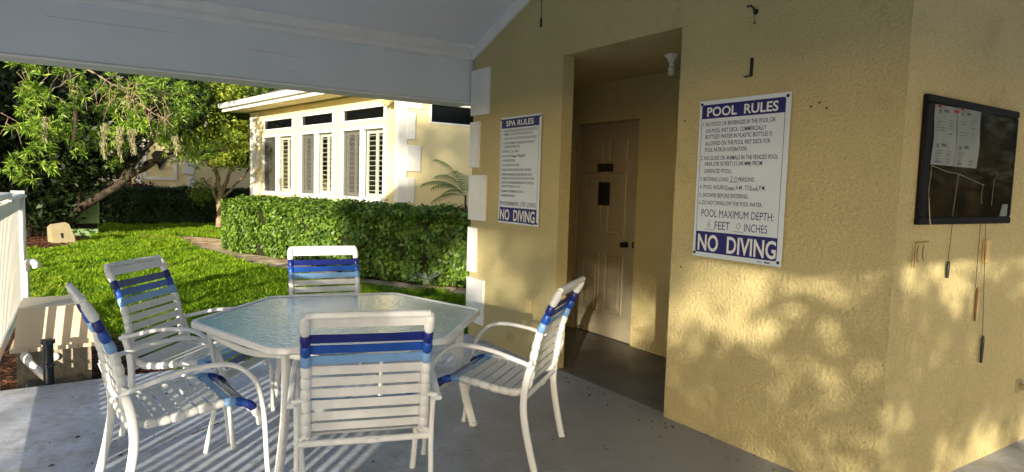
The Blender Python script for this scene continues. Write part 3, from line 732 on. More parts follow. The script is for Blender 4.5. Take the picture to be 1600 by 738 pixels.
def strap(parent,s0,s1,m_,flat_in=.005,f=None):
    b=MB(); n=5
    for sd in (-1,1):                            # wrap around each rail
        pts=[];rs=[]
        for k in range(n):
            p=rail_at(s0+(s1-s0)*(0,.14,.5,.86,1)[k]); pts.append((p.x,sd*WB,p.z)); rs.append(WR*(.80,.97,1.02,.97,.80)[k])
        b.tube(pts,rs,10,side=(0,1,0))
    g=flat_in
    for face in (1,-1):                          # the strap runs across front and back of the rails
        vs=[];ny=7
        for j in range(ny):
            y=-WB+2*WB*j/(ny-1); sag=(.006*face*(1-(2*j/(ny-1)-1)**2)) if face>0 else 0
            for s_ in (f or (s0+g,s1-g)):
                p=rail_at(s_); t=(rail_at(s_+.004)-rail_at(s_-.004)).normalized(); nn=Vector((-t.z,0,t.x))*-1
                if nn.x<0 and abs(nn.x)>abs(nn.z): nn=-nn
                if nn.z<0 and abs(nn.z)>=abs(nn.x): nn=-nn
                q=p+nn*(.006+.0025*face-abs(sag)*.6); vs.append((q.x,y,q.z))
        fs=[(2*j,2*j+1,2*j+3,2*j+2) for j in range(ny-1)]; b.add(vs,fs)
    return b.build('strap',m_,parent,50)
def make_chair():
    c_=empty('strap_chair',(0,0,0))
    for sd in (-1,1):
        b=MB(); b.tube([(p.x,sd*WB,p.z) for p in RAIL],.0135,10,side=(0,1,0)); b.build('side_rail',M['frame'],c_,60)
        ya=.294*sd
        arm=cr([(-.300,ya,.562),(-.20,ya,.590),(-.085,ya,.618),(.04,ya,.629),(.125,ya,.620),(.188,ya,.584),(.238,ya,.52),(.264,ya*.985,.43),(.278,ya*.97,.34),(.288,ya*.95,.20),(.300,ya*.92,.05),(.304,ya*.91,.004)],5)
        n=len(arm); b=MB(); b.tube(arm,[.0112]*n,10,side=(0,1,0),flat=1.3,sq=.8); o=b.build('arm',M['frame'],c_,50)
        b=MB(); p=arm[-1]; b.lathe([(.0145,-.003),(.0155,.008),(.014,.02)],(p.x,p.y,p.z),10); b.build('foot_cap',M['strap_white'],o,50)
        yr=.272*sd
        leg=cr([(-.292,yr,.566),(-.268,yr,.49),(-.256,yr,.41),(-.254,yr,.33),(-.266,yr,.24),(-.289,yr*.98,.13),(-.320,yr*.96,.005)],5)
        b=MB(); b.tube(leg,[.0185]*len(leg),10,side=(0,1,0),flat=.6,sq=.6); b.build('rear_leg',M['frame'],c_,50)
        b=MB(); b.tube([(.262,sd*WB,.36),(.277,sd*.275,.33)],.012,8); b.tube([(-.262,sd*WB,.43),(-.256,sd*.268,.40)],.011,8); b.tube([(-.286,sd*WB,.58),(-.288,sd*.29,.575)],.010,8); b.build('bracket',M['frame'],c_,50)
    b=MB(); b.tube(cr([(-.416,-WB,.944),(-.416,0,.946),(-.416,WB,.944)],4),.0150,10); b.build('top_bar',M['strap_white'],c_,60)
    b=MB(); b.tube([(-.256,-.272,.388),(-.256,.272,.388)],.014,10)
    b.lathe([(.0,0),(.032,.001),(.026,.003),(.024,.001),(0,.0012)],(0,0,0),14,'x')
    k=len(b.v)-70
    b.v[k:]=[(-.256-.0135-v[0],v[1]*1.3-.02,.388+v[2]*.35) for v in b.v[k:]]
    b.build('cross_bar',M['frame'],c_,60)
    b=MB(); b.tube([(.262,-WB,.345),(.262,WB,.345)],.0115,8); b.build('front_bar',M['frame'],c_,60)
    W_,NV,RY,LT=M['strap_white'],M['strap_navy'],M['strap_royal'],M['strap_light']
    strap(c_,.012,.088,W_,f=(.014,.060))
    for s0,m_ in ((.090,NV),(.140,RY),(.190,LT)): strap(c_,s0,s0+.049,m_)
    s=.240
    while s<.555: strap(c_,s,s+.049,W_,.0055); s+=.050
    sx=s_at_x(-.215); s=sx
    e=s_at_x(.107); k=6; w=(e-sx)/k
    for i in range(k): strap(c_,sx+i*w,sx+(i+1)*w-.001,W_,.005)
    s=e
    for m_ in (LT,RY,NV): strap(c_,s,s+.048,m_,.005); s+=.0495
    strap(c_,s,s+.040,W_,.005); s+=.0445
    return c_
proto=make_chair()
CH=[((2.701,-2.066),162.4,'white strap chair nearest the camera, back turned, blue bands on top'),
    ((2.45,-1.202),217.3,'white strap chair at right beside the doorway wall, seen from its side'),
    ((2.114,-2.726),96.5,'white strap chair at front left with its back seen edge-on'),
    ((1.328,-2.535),52.3,'white strap chair at back left standing against the lawn'),
    ((1.028,-1.669),-7.9,'white strap chair behind the table, facing the camera')]
for i,((x,y),a,l) in enumerate(CH):
    o=proto if i==0 else copy_tree(proto)
    o.location=(x,y,0); o.rotation_euler=(0,0,R(a)); tag(o,l,'chair','strap chairs around the glass table')

# ------------------------------------------------------------------ hexagonal glass table
TC=Vector((1.962,-1.893,0)); TR=.792; TZ=.712
tb=empty('patio_table',TC,'hexagonal patio table with rippled glass top and white metal frame','table')
def hexpts(r,z,rc=.05,n=5):
    out=[]
    C_=[Vector((r*math.cos(R(17.3+60*k)),r*math.sin(R(17.3+60*k)),0)) for k in range(6)]
    for k in range(6):
        p=C_[k]; a=(C_[k-1]-p).normalized(); b_=(C_[(k+1)%6]-p).normalized()
        s=p+a*rc; e=p+b_*rc
        for j in range(n+1):
            t=j/n; q=s*(1-t)**2+p*2*t*(1-t)+e*t*t; out.append((q.x,q.y,z))
    return out
def rings(mb,rl,close=False):
    n=len(rl[0]); vs=[p for r_ in rl for p in r_]; fs=[]
    m_=len(rl)
    for i in range(m_ if close else m_-1):
        for k in range(n): fs.append((i*n+k,i*n+(k+1)%n,((i+1)%m_)*n+(k+1)%n,((i+1)%m_)*n+k))
    mb.add(vs,fs)
b=MB(); rings(b,[hexpts(TR-.012,TZ-.036),hexpts(TR,TZ-.028),hexpts(TR,TZ-.006),hexpts(TR-.006,TZ),hexpts(TR-.024,TZ),hexpts(TR-.028,TZ-.005),hexpts(TR-.028,TZ-.036)],True)
b.build('table_rim',M['frame'],tb,45)
b=MB(); hp=hexpts(TR-.029,TZ-.006); n=len(hp); lo=[(p[0],p[1],TZ-.013) for p in hp]
b.add(hp+lo,[tuple(range(n)),tuple(reversed(range(n,2*n)))]+[(n+k,n+(k+1)%n,(k+1)%n,k) for k in range(n)]); b.build('glass_top',M['tglass'],tb)
for ang in (-42.7,77.3,197.3):
    d=Vector((math.cos(R(ang)),math.sin(R(ang)),0)); sd=Vector((-d.y,d.x,0))
    def at(r,z,o_=0): return d*r+sd*o_+Vector((0,0,z))
    leg=cr([at(.66,TZ-.04),at(.655,.55),at(.665,.38),at(.70,.2),at(.755,.012)],5)
    nl=len(leg)
    b=MB(); b.tube(leg,[.029-.006*i/(nl-1) for i in range(nl)],10,side=sd,flat=.62,sq=.6); o=b.build('table_leg',M['frame'],tb,50)
    b=MB(); p=leg[-1]; b.lathe([(.026,-.010),(.028,0),(.026,.012)],p,10); b.build('foot_cap',M['strap_white'],o,50)
    b=MB(); b.tube(cr([at(.672,.40),at(.58,.52),at(.42,.60),at(.12,.64)],5),[.017]*16,8,side=sd,flat=.7,sq=.7); b.build('leg_brace',M['frame'],tb,50)
    for q in (-1,1):
        b=MB(); b.tube(cr([at(.655,TZ-.06),at(.60,TZ-.075,q*.22),at(.44,TZ-.05,q*.52)],5),[.016]*11,8,side=(0,0,1),flat=1.2,sq=.7); b.build('apron_bar',M['frame'],tb,50)
b=MB(); b.lathe([(.10,.625),(.115,.64),(.115,.655),(.04,.66)],(0,0,0),16); b.build('hub_ring',M['frame'],tb,50)
d=Vector((math.cos(R(257.3)),math.sin(R(257.3)),0))
b=MB(); b.tube(cr([d*.70+Vector((0,0,TZ-.036)),d*.66+Vector((0,0,.35)),d*.715+Vector((0,0,.004))],6),.012,8); b.build('slim_leg',M['frame'],tb,50)

# ------------------------------------------------------------------ white picket fence
FY=-3.655
fn=empty('picket_fence',(0,FY,0),'white vinyl picket fence with flat cap rail at the left edge','fence')
b=MB(); b.cbox(-2.62,-1.40,-.052,.052,1.185,1.232,.010); b.build('cap_rail',M['fence'],fn,40)
b=MB(); b.cbox(-1.36,4.3,-.052,.052,1.225,1.272,.010); b.build('cap_rail',M['fence'],fn,40)
b=MB(); b.cbox(-2.60,4.3,-.022,.022,1.07,1.183,.004); b.build('top_rail',M['fence'],fn)
b=MB(); b.cbox(-2.60,4.3,-.022,.022,.08,.17,.004); b.build('bottom_rail',M['fence'],fn)
pk=MB(); pk.cbox(-.019,.019,-.011,.011,0,.90,.003); pkm=pk.mesh('picket',M['fence'])
x=-2.50; k=0
while x<4.2:
    if not any(abs(x-q)<.065 for q in (-2.62,.05,2.2,4.3)): inst('picket',pkm,fn,(x,0,.1705))
    x+=.108
for q,h in ((-2.62,1.235),(.05,1.31),(2.2,1.31),(4.3,1.31)):
    b=MB(); b.cbox(q-.055,q+.055,-.055,.055,-.12,h-.05,.006); b.cbox(q-.07,q+.07,-.07,.07,h-.049,h-.02,.008); b.prism([(q-.055,h-.0195),(q+.055,h-.0195),(q,h+.02)],1,-.055,.055); b.build('fence_post',M['fence'],fn)

# ------------------------------------------------------------------ equipment cover
ec=empty('equipment_cover',(-.15,-3.28,-.08),'beige plastic equipment cover on a rough concrete block beside the deck','equipment cover')
b=MB(); b.box(-.50,0.0,-.24,.20,-.02,.272); b.build('concrete_base',M['concrete'],ec)
b=MB()
def frus(z0,z1,a,c_):
    vs=[(a[0],a[2],z0),(a[1],a[2],z0),(a[1],a[3],z0),(a[0],a[3],z0),(c_[0],c_[2],z1),(c_[1],c_[2],z1),(c_[1],c_[3],z1),(c_[0],c_[3],z1)]
    b.add(vs,[(0,3,2,1),(4,5,6,7),(0,1,5,4),(1,2,6,5),(2,3,7,6),(3,0,4,7)])
frus(.273,.30,(-.56,.03,-.275,.262),(-.56,.03,-.275,.262))
frus(.3005,.575,(-.54,.008,-.255,.235),(-.50,-.025,-.225,.165))
b.build('cover_lid',M['cover'],ec)
for yy in (-.16,-.12,.12):
    b=MB(); b.lathe([(.006,0),(.006,.003)],(.031,yy,.288),8,'x'); b.build('lid_screw',M['beige_box'],ec)
b=MB(); b.lathe([(.028,0),(.028,.018),(.022,.022)],(.002,-.02,.22),12,'x'); b.build('base_plug',M['pvc'],ec,50)
b=MB(); b.tube(cr([(.02,-.19,.255),(.075,-.185,.25),(.11,-.165,.225),(.16,-.09,.14),(.19,-.03,.08)],4),.026,10); b.tube([(.06,-.186,.252),(.10,-.172,.236)],.032,10); o=b.build('drain_elbow',M['pvc'],None,50); o.location=(-.15,-3.28,-.08); tag(o,'white elbow drain pipe coming out of the concrete block','pipe')
b=MB(); b.lathe([(.032,-.02),(.032,.20),(.042,.205),(.042,.222),(.032,.225),(.032,.355),(.044,.36),(.044,.385),(.034,.39)],(.0,.0,0),14); b.tube([(0,0,.04),(0,-.07,.04)],.03,10); o=b.build('black_standpipe',M['blkpipe'],None,50); o.location=(.045,-3.33,-.08); tag(o,'short black standpipe with collar in front of the concrete block','pipe')
b=MB(); b.cbox(-.10,.10,-.06,.06,-.03,.08,.01); o=b.build('black_valve_box',M['blkpipe']); o.location=(.0,-3.40,-.08); tag(o,'low black box at the foot of the standpipe','valve box')
b=MB(); b.tube([(0,0,-.7),(0,0,-.03)],.022,10); b.tube(cr([(0,0,-.06),(0,.0,-.01),(.02,.03,.02),(.02,.065,.005),(.02,.075,-.03)],4),.032,12); o=b.build('vent_pipe',M['pvc'],None,50); o.location=(-1.6,-3.60+.06,.64); tag(o,'white curved vent pipe on the lawn beside the fence','pipe')

# ------------------------------------------------------------------ utility boxes
gb=empty('utility_cabinet',(-13.6,-3.05,GZ),'pale green utility cabinet behind the leaning trunk','utility box')
b=MB(); b.cbox(-.3,.2,-.26,.24,.30,1.09,.02); b.build('cabinet',M['green_box'],gb,40)
b=MB(); b.cbox(-.32,.22,-.28,.26,1.091,1.12,.01); b.build('lid',M['green_box'],gb,40)
b=MB(); b.box(-.26,.16,-.22,.20,.18,.2995); b.build('shadow_gap',M['dark'],gb)  # dark block painted as the shadow gap under the cabinet
b=MB(); b.cbox(-.34,.24,-.34,.22,-.02,.18,.015); b.build('base',M['green_box'],gb,40)
for zz in (.55,.75,.93):
    b=MB(); b.box(.2002,.208,-.2,.18,zz,zz+.012); b.build('rib',M['green_box'],gb)
b=MB(); b.box(.2005,.21,-.05,.06,.80,.90); b.build('label_plate',M['pvc'],gb)
bb=empty('cable_box',(-11.45,-3.52,GZ),'tilted tan plastic cable box on the bark mulch','utility box',rz=R(12))
b=MB()
def fr2(z0,z1,a,c_):
    b.add([(-a,-a,z0),(a,-a,z0),(a,a,z0),(-a,a,z0),(-c_,-c_,z1),(c_,-c_,z1),(c_,c_,z1),(-c_,c_,z1)],[(0,3,2,1),(4,5,6,7),(0,1,5,4),(1,2,6,5),(2,3,7,6),(3,0,4,7)])
fr2(-.03,.08,.21,.20); b.build('base',M['beige_box'],bb)
b=MB(); fr2(.081,.40,.205,.165); fr2(.4005,.45,.165,.11); b.build('lid',M['beige_box'],bb)
b=MB(); b.box(.19,.205,-.03,.0,.13,.24); b.build('hasp',M['bronze'],bb)
bb.rotation_euler=(R(9),R(-4),R(14))

# ------------------------------------------------------------------ house with the shuttered windows
KX,KY=-6.199,1.934; WD=R(189)                     # corner and direction of the window wall
wd=Vector((math.cos(WD),math.sin(WD),0)); wo=Vector((wd.y*-1,wd.x,0))   # wo: outward (towards the lawn)
if wo.y>0: wo=-wo
hs=empty('neighbour_house',(KX,KY,GZ),'yellow stucco house with white shuttered windows behind the clipped hedge','building')
def W(u,z,o_=0): 
    p=wd*u+wo*o_; return (p.x,p.y,z-GZ)
def wbox(mb,u0,u1,z0,z1,o0,o1):
    vs=[W(u0,z0,o0),W(u1,z0,o0),W(u1,z0,o1),W(u0,z0,o1),W(u0,z1,o0),W(u1,z1,o0),W(u1,z1,o1),W(u0,z1,o1)]
    fs=[(0,3,2,1),(4,5,6,7),(0,1,5,4),(1,2,6,5),(2,3,7,6),(3,0,4,7)]
    v=[Vector(p) for p in vs]; c_=sum(v,Vector())/8
    out=[]
    for f in fs:
        nrm=(v[f[1]]-v[f[0]]).cross(v[f[2]]-v[f[0]]); ce=sum((v[i] for i in f),Vector())/4-c_
        out.append(f if nrm.dot(ce)>0 else tuple(reversed(f)))
    mb.add(vs,out)
HT=3.2; ULEN=7.55
WINS=[(.54,2.33),(2.69,4.41),(4.80,6.70)]
TZ0,TZ1,WZ0,WZ1=2.66,2.955,1.06,2.54
b=MB(); us=[0]+[v for w in WINS for v in w]+[ULEN]
for i in range(0,len(us),2): wbox(b,us[i],us[i+1],GZ,HT,-.2,0)
for (a,c_) in WINS:
    wbox(b,a,c_,GZ,WZ0,-.2,0); wbox(b,a,c_,WZ1,TZ0,-.2,0); wbox(b,a,c_,TZ1,HT,-.2,0)
b.build('window_wall',M['house_stucco'],hs)
louv=MB(); louv.box(-.5,.5,-.026,.026,-.004,.004)
louvm=louv.mesh('louver',M['shutter'])
for wi,(a,c_) in enumerate(WINS):
    w_=MB(); f=.045; mid=a+(c_-a)*.52
    wbox(w_,a,a+f,WZ0,WZ1,-.08,.025); wbox(w_,c_-f,c_,WZ0,WZ1,-.08,.025); wbox(w_,a+f,c_-f,WZ0,WZ0+f,-.08,.025); wbox(w_,a+f,c_-f,WZ1-f,WZ1,-.08,.025); wbox(w_,mid-.035,mid+.035,WZ0+f,WZ1-f,-.078,.020)
    win=w_.build('window',M['white'],hs)
    s_=MB(); wbox(s_,a-.05,c_+.05,WZ0-.06,WZ0-.002,-.02,.05); s_.build('sill',M['white'],win)
    for (p0,p1) in ((a+f,mid-.035),(mid+.035,c_-f)):
        g=MB(); wbox(g,p0,p1,WZ0+f,WZ1-f,-.040,-.034); g.build('pane',M['wglass'],win)
    g=MB(); wbox(g,mid+.036,c_-f-.001,WZ0+f+.001,WZ1-f-.001,-.026,-.022); g.build('insect_screen',M['screen'],win)
    bk=MB(); wbox(bk,a,c_,WZ0,WZ1,-.9,-.88); bk.build('room_backing',M['room'],win)
    # shutters: two panels per half
    pans=[(a+f+.02,mid-.05),(mid+.05,c_-f-.02)]
    if wi==2: pans=pans[:1]
    for (p0,p1) in pans:
        pm=(p0+p1)/2
        sf=MB()
        for (e0,e1) in ((p0,p0+.055),(pm-.035,pm+.035),(p1-.055,p1)): wbox(sf,e0,e1,WZ0+.05,WZ1-.05,-.13,-.095)
        for (z0,z1) in ((WZ0+.05,WZ0+.13),(WZ1-.13,WZ1-.05)): wbox(sf,p0+.055,pm-.035,z0,z1,-.13,-.095); wbox(sf,pm+.035,p1-.055,z0,z1,-.13,-.095)
        sf.build('shutter_frame',M['shutter'],win)
        for (e0,e1) in ((p0+.055,pm-.035),(pm+.035,p1-.055)):
            for k in range(12):
                z=WZ0+.185+k*.1015
                o=inst('louver',louvm,win,W((e0+e1)/2,z,-.112),(R(16),0,WD)); o.scale=(e1-e0,1,1)
    t_=MB(); f=.04
    wbox(t_,a,a+f,TZ0,TZ1,-.08,.02); wbox(t_,c_-f,c_,TZ0,TZ1,-.08,.02); wbox(t_,a+f,c_-f,TZ0,TZ0+f,-.08,.02); wbox(t_,a+f,c_-f,TZ1-f,TZ1,-.08,.02)
    tw=t_.build('transom_window',M['white'],hs); g=MB(); wbox(g,a+f,c_-f,TZ0+f,TZ1-f,-.05,-.04); g.build('pane',M['dkglass'],tw)
b=MB(); wbox(b,.0,.14,GZ,HT,.001,.028); b.build('corner_trim',M['white'],hs)
b=MB(); wbox(b,7.25,ULEN,GZ,HT,.001,.028); b.build('corner_trim',M['white'],hs)
# side wall facing the pool house, parallel to Y
b=MB(); y1=5.5
wy0,wy1,wz0,wz1=.64,2.25,2.63,2.965
b.box(-.2,0,0,y1,0,wz0-GZ); b.box(-.2,0,0,wy0,wz0-GZ,wz1-GZ); b.box(-.2,0,wy1,y1,wz0-GZ,wz1-GZ); b.box(-.2,0,0,y1,wz1-GZ,HT-GZ)
b.build('side_wall',M['house_stucco'],hs)
f=.035
b=MB()
for q in ((wy0-f,wy1+f,wz0-f,wz0),(wy0-f,wy1+f,wz1,wz1+f)): b.box(.001,.02,q[0],q[1],q[2]-GZ,q[3]-GZ)
for q in ((wy0-f,wy0),(wy1,wy1+f)): b.box(.001,.02,q[0],q[1],wz0-GZ,wz1-GZ)
sw=b.build('side_window',M['white'],hs); b=MB(); b.box(-.06,-.05,wy0,wy1,wz0-GZ,wz1-GZ); b.build('pane',M['dkglass'],sw)
b=MB(); b.box(.001,.03,-.03,.13,0,HT-GZ); b.build('corner_trim',M['white'],hs)
z=.93; k=0
for z0,z1,w_ in ((2.85,3.19,.44),(2.26,2.76,.30),(1.65,2.15,.42),(1.05,1.53,.30),(.45,.93,.42),(-.05,.33,.30)):
    b=MB(); b.cbox(.001,.036,.131,w_,z0-GZ,z1-GZ,.005); b.build('quoin',M['white'],hs)
for z0,z1 in ((2.9,3.19),(2.3,2.75),(1.7,2.15),(1.1,1.53)):
    b=MB(); wbox(b,7.0,7.249,z0,z1,.001,.03); b.build('quoin',M['white'],hs)
# far short wall and body so the house is closed
b=MB(); p=wd*ULEN; b.box(p.x-.0,p.x+.15,p.y+.0,p.y+6,0,HT-GZ); b.build('end_wall',M['house_stucco'],hs)
# roof: hip with soffit, fascia, gutter
OV=.55
q0=Vector(W(-OV,0,OV)); q1=Vector(W(ULEN+OV,0,OV))
def roofpt(u,o_,z): return W(u,z,o_)
b=MB()
vs=[W(-OV,3.40,OV),W(ULEN+OV,3.40,OV),W(ULEN+OV,3.40,-6.5),W(-OV,3.40,-6.5),W(2.6,4.85,-3.0),W(5.0,4.85,-3.0)]
b.add(vs,[(1,0,4,5),(0,3,4),(3,2,5,4),(2,1,5)]); b.build('roof',M['roof'],hs)
b=MB(); vs=[W(-OV,HT+.02,OV),W(ULEN+OV,HT+.02,OV),W(ULEN+OV,HT+.02,-6.5),W(-OV,HT+.02,-6.5)]; b.add(vs,[(0,1,2,3)]); b.build('soffit',M['house_stucco'],hs)
b=MB(); wbox(b,-OV-.02,ULEN+OV+.02,HT,HT+.20,OV,OV+.03); b.build('fascia',M['white'],hs)
b=MB(); wbox(b,-OV-.02,ULEN+OV+.02,HT+.09,HT+.21,OV+.031,OV+.13); b.build('gutter',M['white'],hs)
b=MB(); wbox(b,-OV-.021,-OV,HT,HT+.20,-6.0,OV); b.build('fascia',M['white'],hs)
fl=empty('flood_light',(KX+wd.x*.2+wo.x*.03,KY+wd.y*.2+wo.y*.03,2.98),'small twin flood light under the eave at the house corner','lamp')
b=MB(); b.lathe([(.05,0),(.05,.02)],(0,0,0),12,'y'); b.build('mount',M['pvc'],fl,40)
for q in (-1,1):
    b=MB(); b.tube([(q*.03,-.02,.02),(q*.07,-.10,-.01),(q*.10,-.18,-.05)],[.025,.04,.065],10); b.build('lamp_head',M['yplast'],fl,40)

# ------------------------------------------------------------------ second house behind the trees (plane x=-19.5)
h2=empty('far_house',(-19.5,0,GZ),'cream house with recessed panel and medallion seen under the tree branches','building')
b=MB(); b.box(-.3,0,-9,3.0,0,3.4); b.build('wall',M['house_stucco'],h2)
b=MB(); b.box(-4,.5,-9.4,3.4,3.401,3.62); b.build('eave',M['white'],h2)
b=MB(); b.add([(.6,-9.6,3.63),(.6,3.6,3.63),(-4,3.6,5.4),(-4,-9.6,5.4)],[(0,1,2,3)]); b.build('roof',M['roof'],h2)
def fy(y0,y1,z0,z1,t,name,m_,par,x0=.001,x1=.04):
    mb=MB()
    for q in ((y0,y1,z0,z0+t),(y0,y1,z1-t,z1)): mb.box(x0,x1,q[0],q[1],q[2]-GZ,q[3]-GZ)
    for q in ((y0,y0+t),(y1-t,y1)): mb.box(x0,x1,q[0],q[1],z0+t-GZ,z1-t-GZ)
    return mb.build(name,m_,par)
wf=fy(-2.95,-1.93,1.15,2.95,.11,'window',M['white'],h2)
b=MB(); b.box(.002,.012,-2.84,-2.04,1.26-GZ,2.84-GZ); b.build('pane',M['dkglass'],wf)
for yy in (-2.62,-2.44,-2.26): 
    b=MB(); b.box(.0125,.03,yy-.012,yy+.012,1.26-GZ,2.84-GZ); b.build('muntin',M['white'],wf)
for zz in (1.6,1.95,2.3,2.6):
    b=MB(); b.box(.013,.026,-2.84,-2.04,zz-GZ-.012,zz-GZ+.012); b.build('muntin',M['white'],wf)
fy(-1.46,-.46,1.27,2.75,.10,'panel_frame',M['white'],h2)
md=MB(); md.prism([(-1.22,2.1),(-1.1,2.24),(-.86,2.24),(-.74,2.1),(-.82,1.88),(-.92,1.76),(-.98,1.6),(-1.04,1.76),(-1.14,1.88)],0,.001,.07); md.v=[(v[0],v[1],v[2]-GZ) for v in md.v]; md.build('medallion',M['slate'],h2)
for y0,y1,zs in ((-1.84,-1.50,((1.5,1.98),(2.05,2.5))),(-1.66,-1.50,((1.05,1.45),)),(-.26,.07,((1.48,1.94),)),(-.14,.07,((1.0,1.42),(2.0,2.4)))):
    for z0,z1 in zs: b=MB(); b.cbox(.001,.04,y0,y1,z0-GZ,z1-GZ,.006); b.build('quoin',M['white'],h2)

# ------------------------------------------------------------------ hedges
def hedge(name,label,front,back,h0,h1,n,lsize,m_,core_in=.14):
    """front/back polylines give the footprint; leaves cover top and sides"""
    F=[Vector((*p,0)) for p in front]; B=[Vector((*p,0)) for p in back]
    root=empty(name,(0,0,0),label,'hedge')
    c_=MB(); m=len(F); ring=[]
    for f_,b_ in zip(F,B):
        d=(b_-f_).normalized()*core_in; ring.append((f_+d,b_-d))
    vs=[];fs=[]
    for i,(a,q) in enumerate(ring):
        hh=h0+(h1-h0)*i/(m-1)-core_in
        vs+=[(a.x,a.y,GZ),(a.x,a.y,hh),(q.x,q.y,hh),(q.x,q.y,GZ)]
    for i in range(m-1):
        o=4*i; fs+=[(o,o+4,o+5,o+1),(o+1,o+5,o+6,o+2),(o+2,o+6,o+7,o+3)]
    fs+=[(0,1,2,3),(4*m-1,4*m-2,4*m-3,4*m-4)]
    c_.add(vs,fs); c_.build('dark_core',M['twig'],root)  # solid dark core, paints in the shade between the leaves
    t=RNG.random(n)*(m-1); i=np.minimum(t.astype(int),m-2); fr_=t-i
    Fa=np.array(front);Ba=np.array(back)
    fp=Fa[i]+(Fa[i+1]-Fa[i])*fr_[:,None]; bp=Ba[i]+(Ba[i+1]-Ba[i])*fr_[:,None]
    hh=h0+(h1-h0)*t/(m-1)
    out=(fp-bp); wdt=np.linalg.norm(out,axis=1,keepdims=True); out=out/wdt
    kind=RNG.random(n); P_=np.empty((n,3)); Nn=np.empty((n,3))
    lump=.06*np.sin(fp[:,0]*4.3+1)+.05*np.sin(fp[:,0]*11+fp[:,1]*9)+.03*RNG.normal(0,1,n)
    front_=kind<.56; top=(kind>=.56)&(kind<.90); rest=kind>=.90
    dep=np.abs(RNG.normal(0,.065,n))
    z=GZ+.05+RNG.random(n)**.9*(hh-GZ-.05)
    lz=.05*np.sin(z*9+fp[:,0]*5)
    dep=dep+.22*np.clip((z-hh+.32)/.32,0,1)**2.2
    P_[:,:2]=fp-out*(dep+ -lump-lz+.05)[:,None]; P_[:,2]=z; Nn[:,:2]=out; Nn[:,2]=.35
    w=RNG.random(n)[:,None]; tp=fp+(bp-fp)*w
    ew=np.minimum(w[:,0],1-w[:,0]); tz=hh-.10*np.clip(1-ew/.22,0,1)**2-np.abs(RNG.normal(0,.05,n))+.055*np.sin(tp[:,0]*5.3)*np.sin(tp[:,1]*6+1)+.03*np.sin(tp[:,0]*13+tp[:,1]*7)+np.abs(RNG.normal(0,.035,n))
    P_[top]=np.c_[tp[top],tz[top]]; Nn[top]=np.array([0,0,1.0])
    P_[rest,:2]=bp[rest]+out[rest]*dep[rest][:,None]; Nn[rest,:2]=-out[rest]; Nn[rest,2]=.3
    # the two ends
    ne=int(n*.06)
    for (a,q,sg,hh_) in ((front[0],back[0],front[1],h0),(front[-1],back[-1],front[-2],h1)):
        a=np.array(a);q=np.array(q);e=a-np.array(sg);e=e/np.linalg.norm(e)
        w=RNG.random((ne,1)); pp=a+(q-a)*w-e*np.abs(RNG.normal(0,.06,(ne,1)))+e*.03
        P_=np.vstack([P_,np.c_[pp,GZ+RNG.random(ne)*(hh_-GZ)]]); Nn=np.vstack([Nn,np.tile([e[0],e[1],.3],(ne,1))])
    V=leaves(P_,Nn,lsize,.6,.55)
    o=arr_mesh('foliage',V,4,m_,root)
    return root
hedge('clipped_hedge','clipped green hedge, half in sun and half in shade, before the yellow house',
      [(-9.35,-.70),(-8.3,-.52),(-7.0,.07),(-5.5,.25),(-4.25,.46),(-3.3,1.05),(-2.6,1.62)],
      [(-9.9,.62),(-8.7,1.02),(-7.4,1.35),(-6.0,1.55),(-5.0,1.75),(-4.2,2.3),(-3.4,2.9)],.96,1.0,62000,.076,M['l_hedge'])
hedge('far_hedge','dark shaded hedge in front of the cream far house',
      [(-17.2,-3.0),(-17.3,-1.0),(-17.3,1.0),(-16.8,3.2)],[(-18.4,-3.0),(-18.4,-1.0),(-18.4,1.0),(-18.0,3.4)],.98,1.0,22000,.075,M['l_hedge2'])
# croton tops above the far hedge
cb=empty('croton_shrub',(-18.6,-1.9,GZ),'reddish leafed shrub showing above the dark far hedge','shrub')
p,nn,_=blob((0,0,.98),(.35,.9,.22),50,22,.09); arr_mesh('foliage',leaves(p,nn,.13,.45),4,M['l_red'],cb)
b=MB(); branch(b,[(0,0,0),(0,.1,.9)],.03,.015); b.build('stem',M['bark'],cb)

# ------------------------------------------------------------------ trees
def tree(name,label,base,trunks,tm=None,group=None):
    t=empty(name,base,label,'tree',group); bo=Vector(base); b=MB()
    for pts,r0,r1 in trunks: branch(b,[Vector(p)-bo for p in pts],r0,r1)
    b.build('trunk',tm or M['bark'],t,60); return t,bo
# leaning tree: dark limbs across the picture, sprays of bright narrow leaves
base=(-13.6,-3.86,GZ)
t,bo=tree('leaning_tree','leaning tree with a dark slanting trunk and bright feathery leaves over the lawn',base,[
  ([base,(-13.2,-3.55,.28),(-12.7,-3.05,.72),(-12.3,-2.47,1.16),(-12,-1.93,1.60),(-11.9,-1.44,1.93),(-11.7,-.8,1.98),(-11.6,-.2,2.1)],.125,.03),
  ([(-12.3,-2.47,1.14),(-12.2,-2.12,1.7),(-12.1,-1.75,2.2),(-12,-1.26,2.62),(-11.6,-1.2,3.3)],.08,.025),
  ([(-12.9,-3.2,.6),(-12.4,-3.3,1.6),(-11.6,-3.2,2.7),(-11.0,-3.4,3.8)],.09,.03),
  ([(-12.1,-1.9,1.7),(-11.6,-1.55,1.82),(-10.9,-1.3,1.95)],.05,.02)])
cent=[];dirs=[]
def spray(c_,rad,n):
    n0=max(3,n//6); d=RNG.normal(0,1,(n0,3)); d/=np.linalg.norm(d,axis=1,keepdims=True); rr=RNG.random((n0,1))**.45
    nuc=np.repeat(np.array(c_)+d*rr*np.array(rad),6,0); d=np.repeat(d,6,0)
    cent.append(nuc+RNG.normal(0,.10,nuc.shape)); dirs.append(d*.6+np.array([.35,0,.25]))
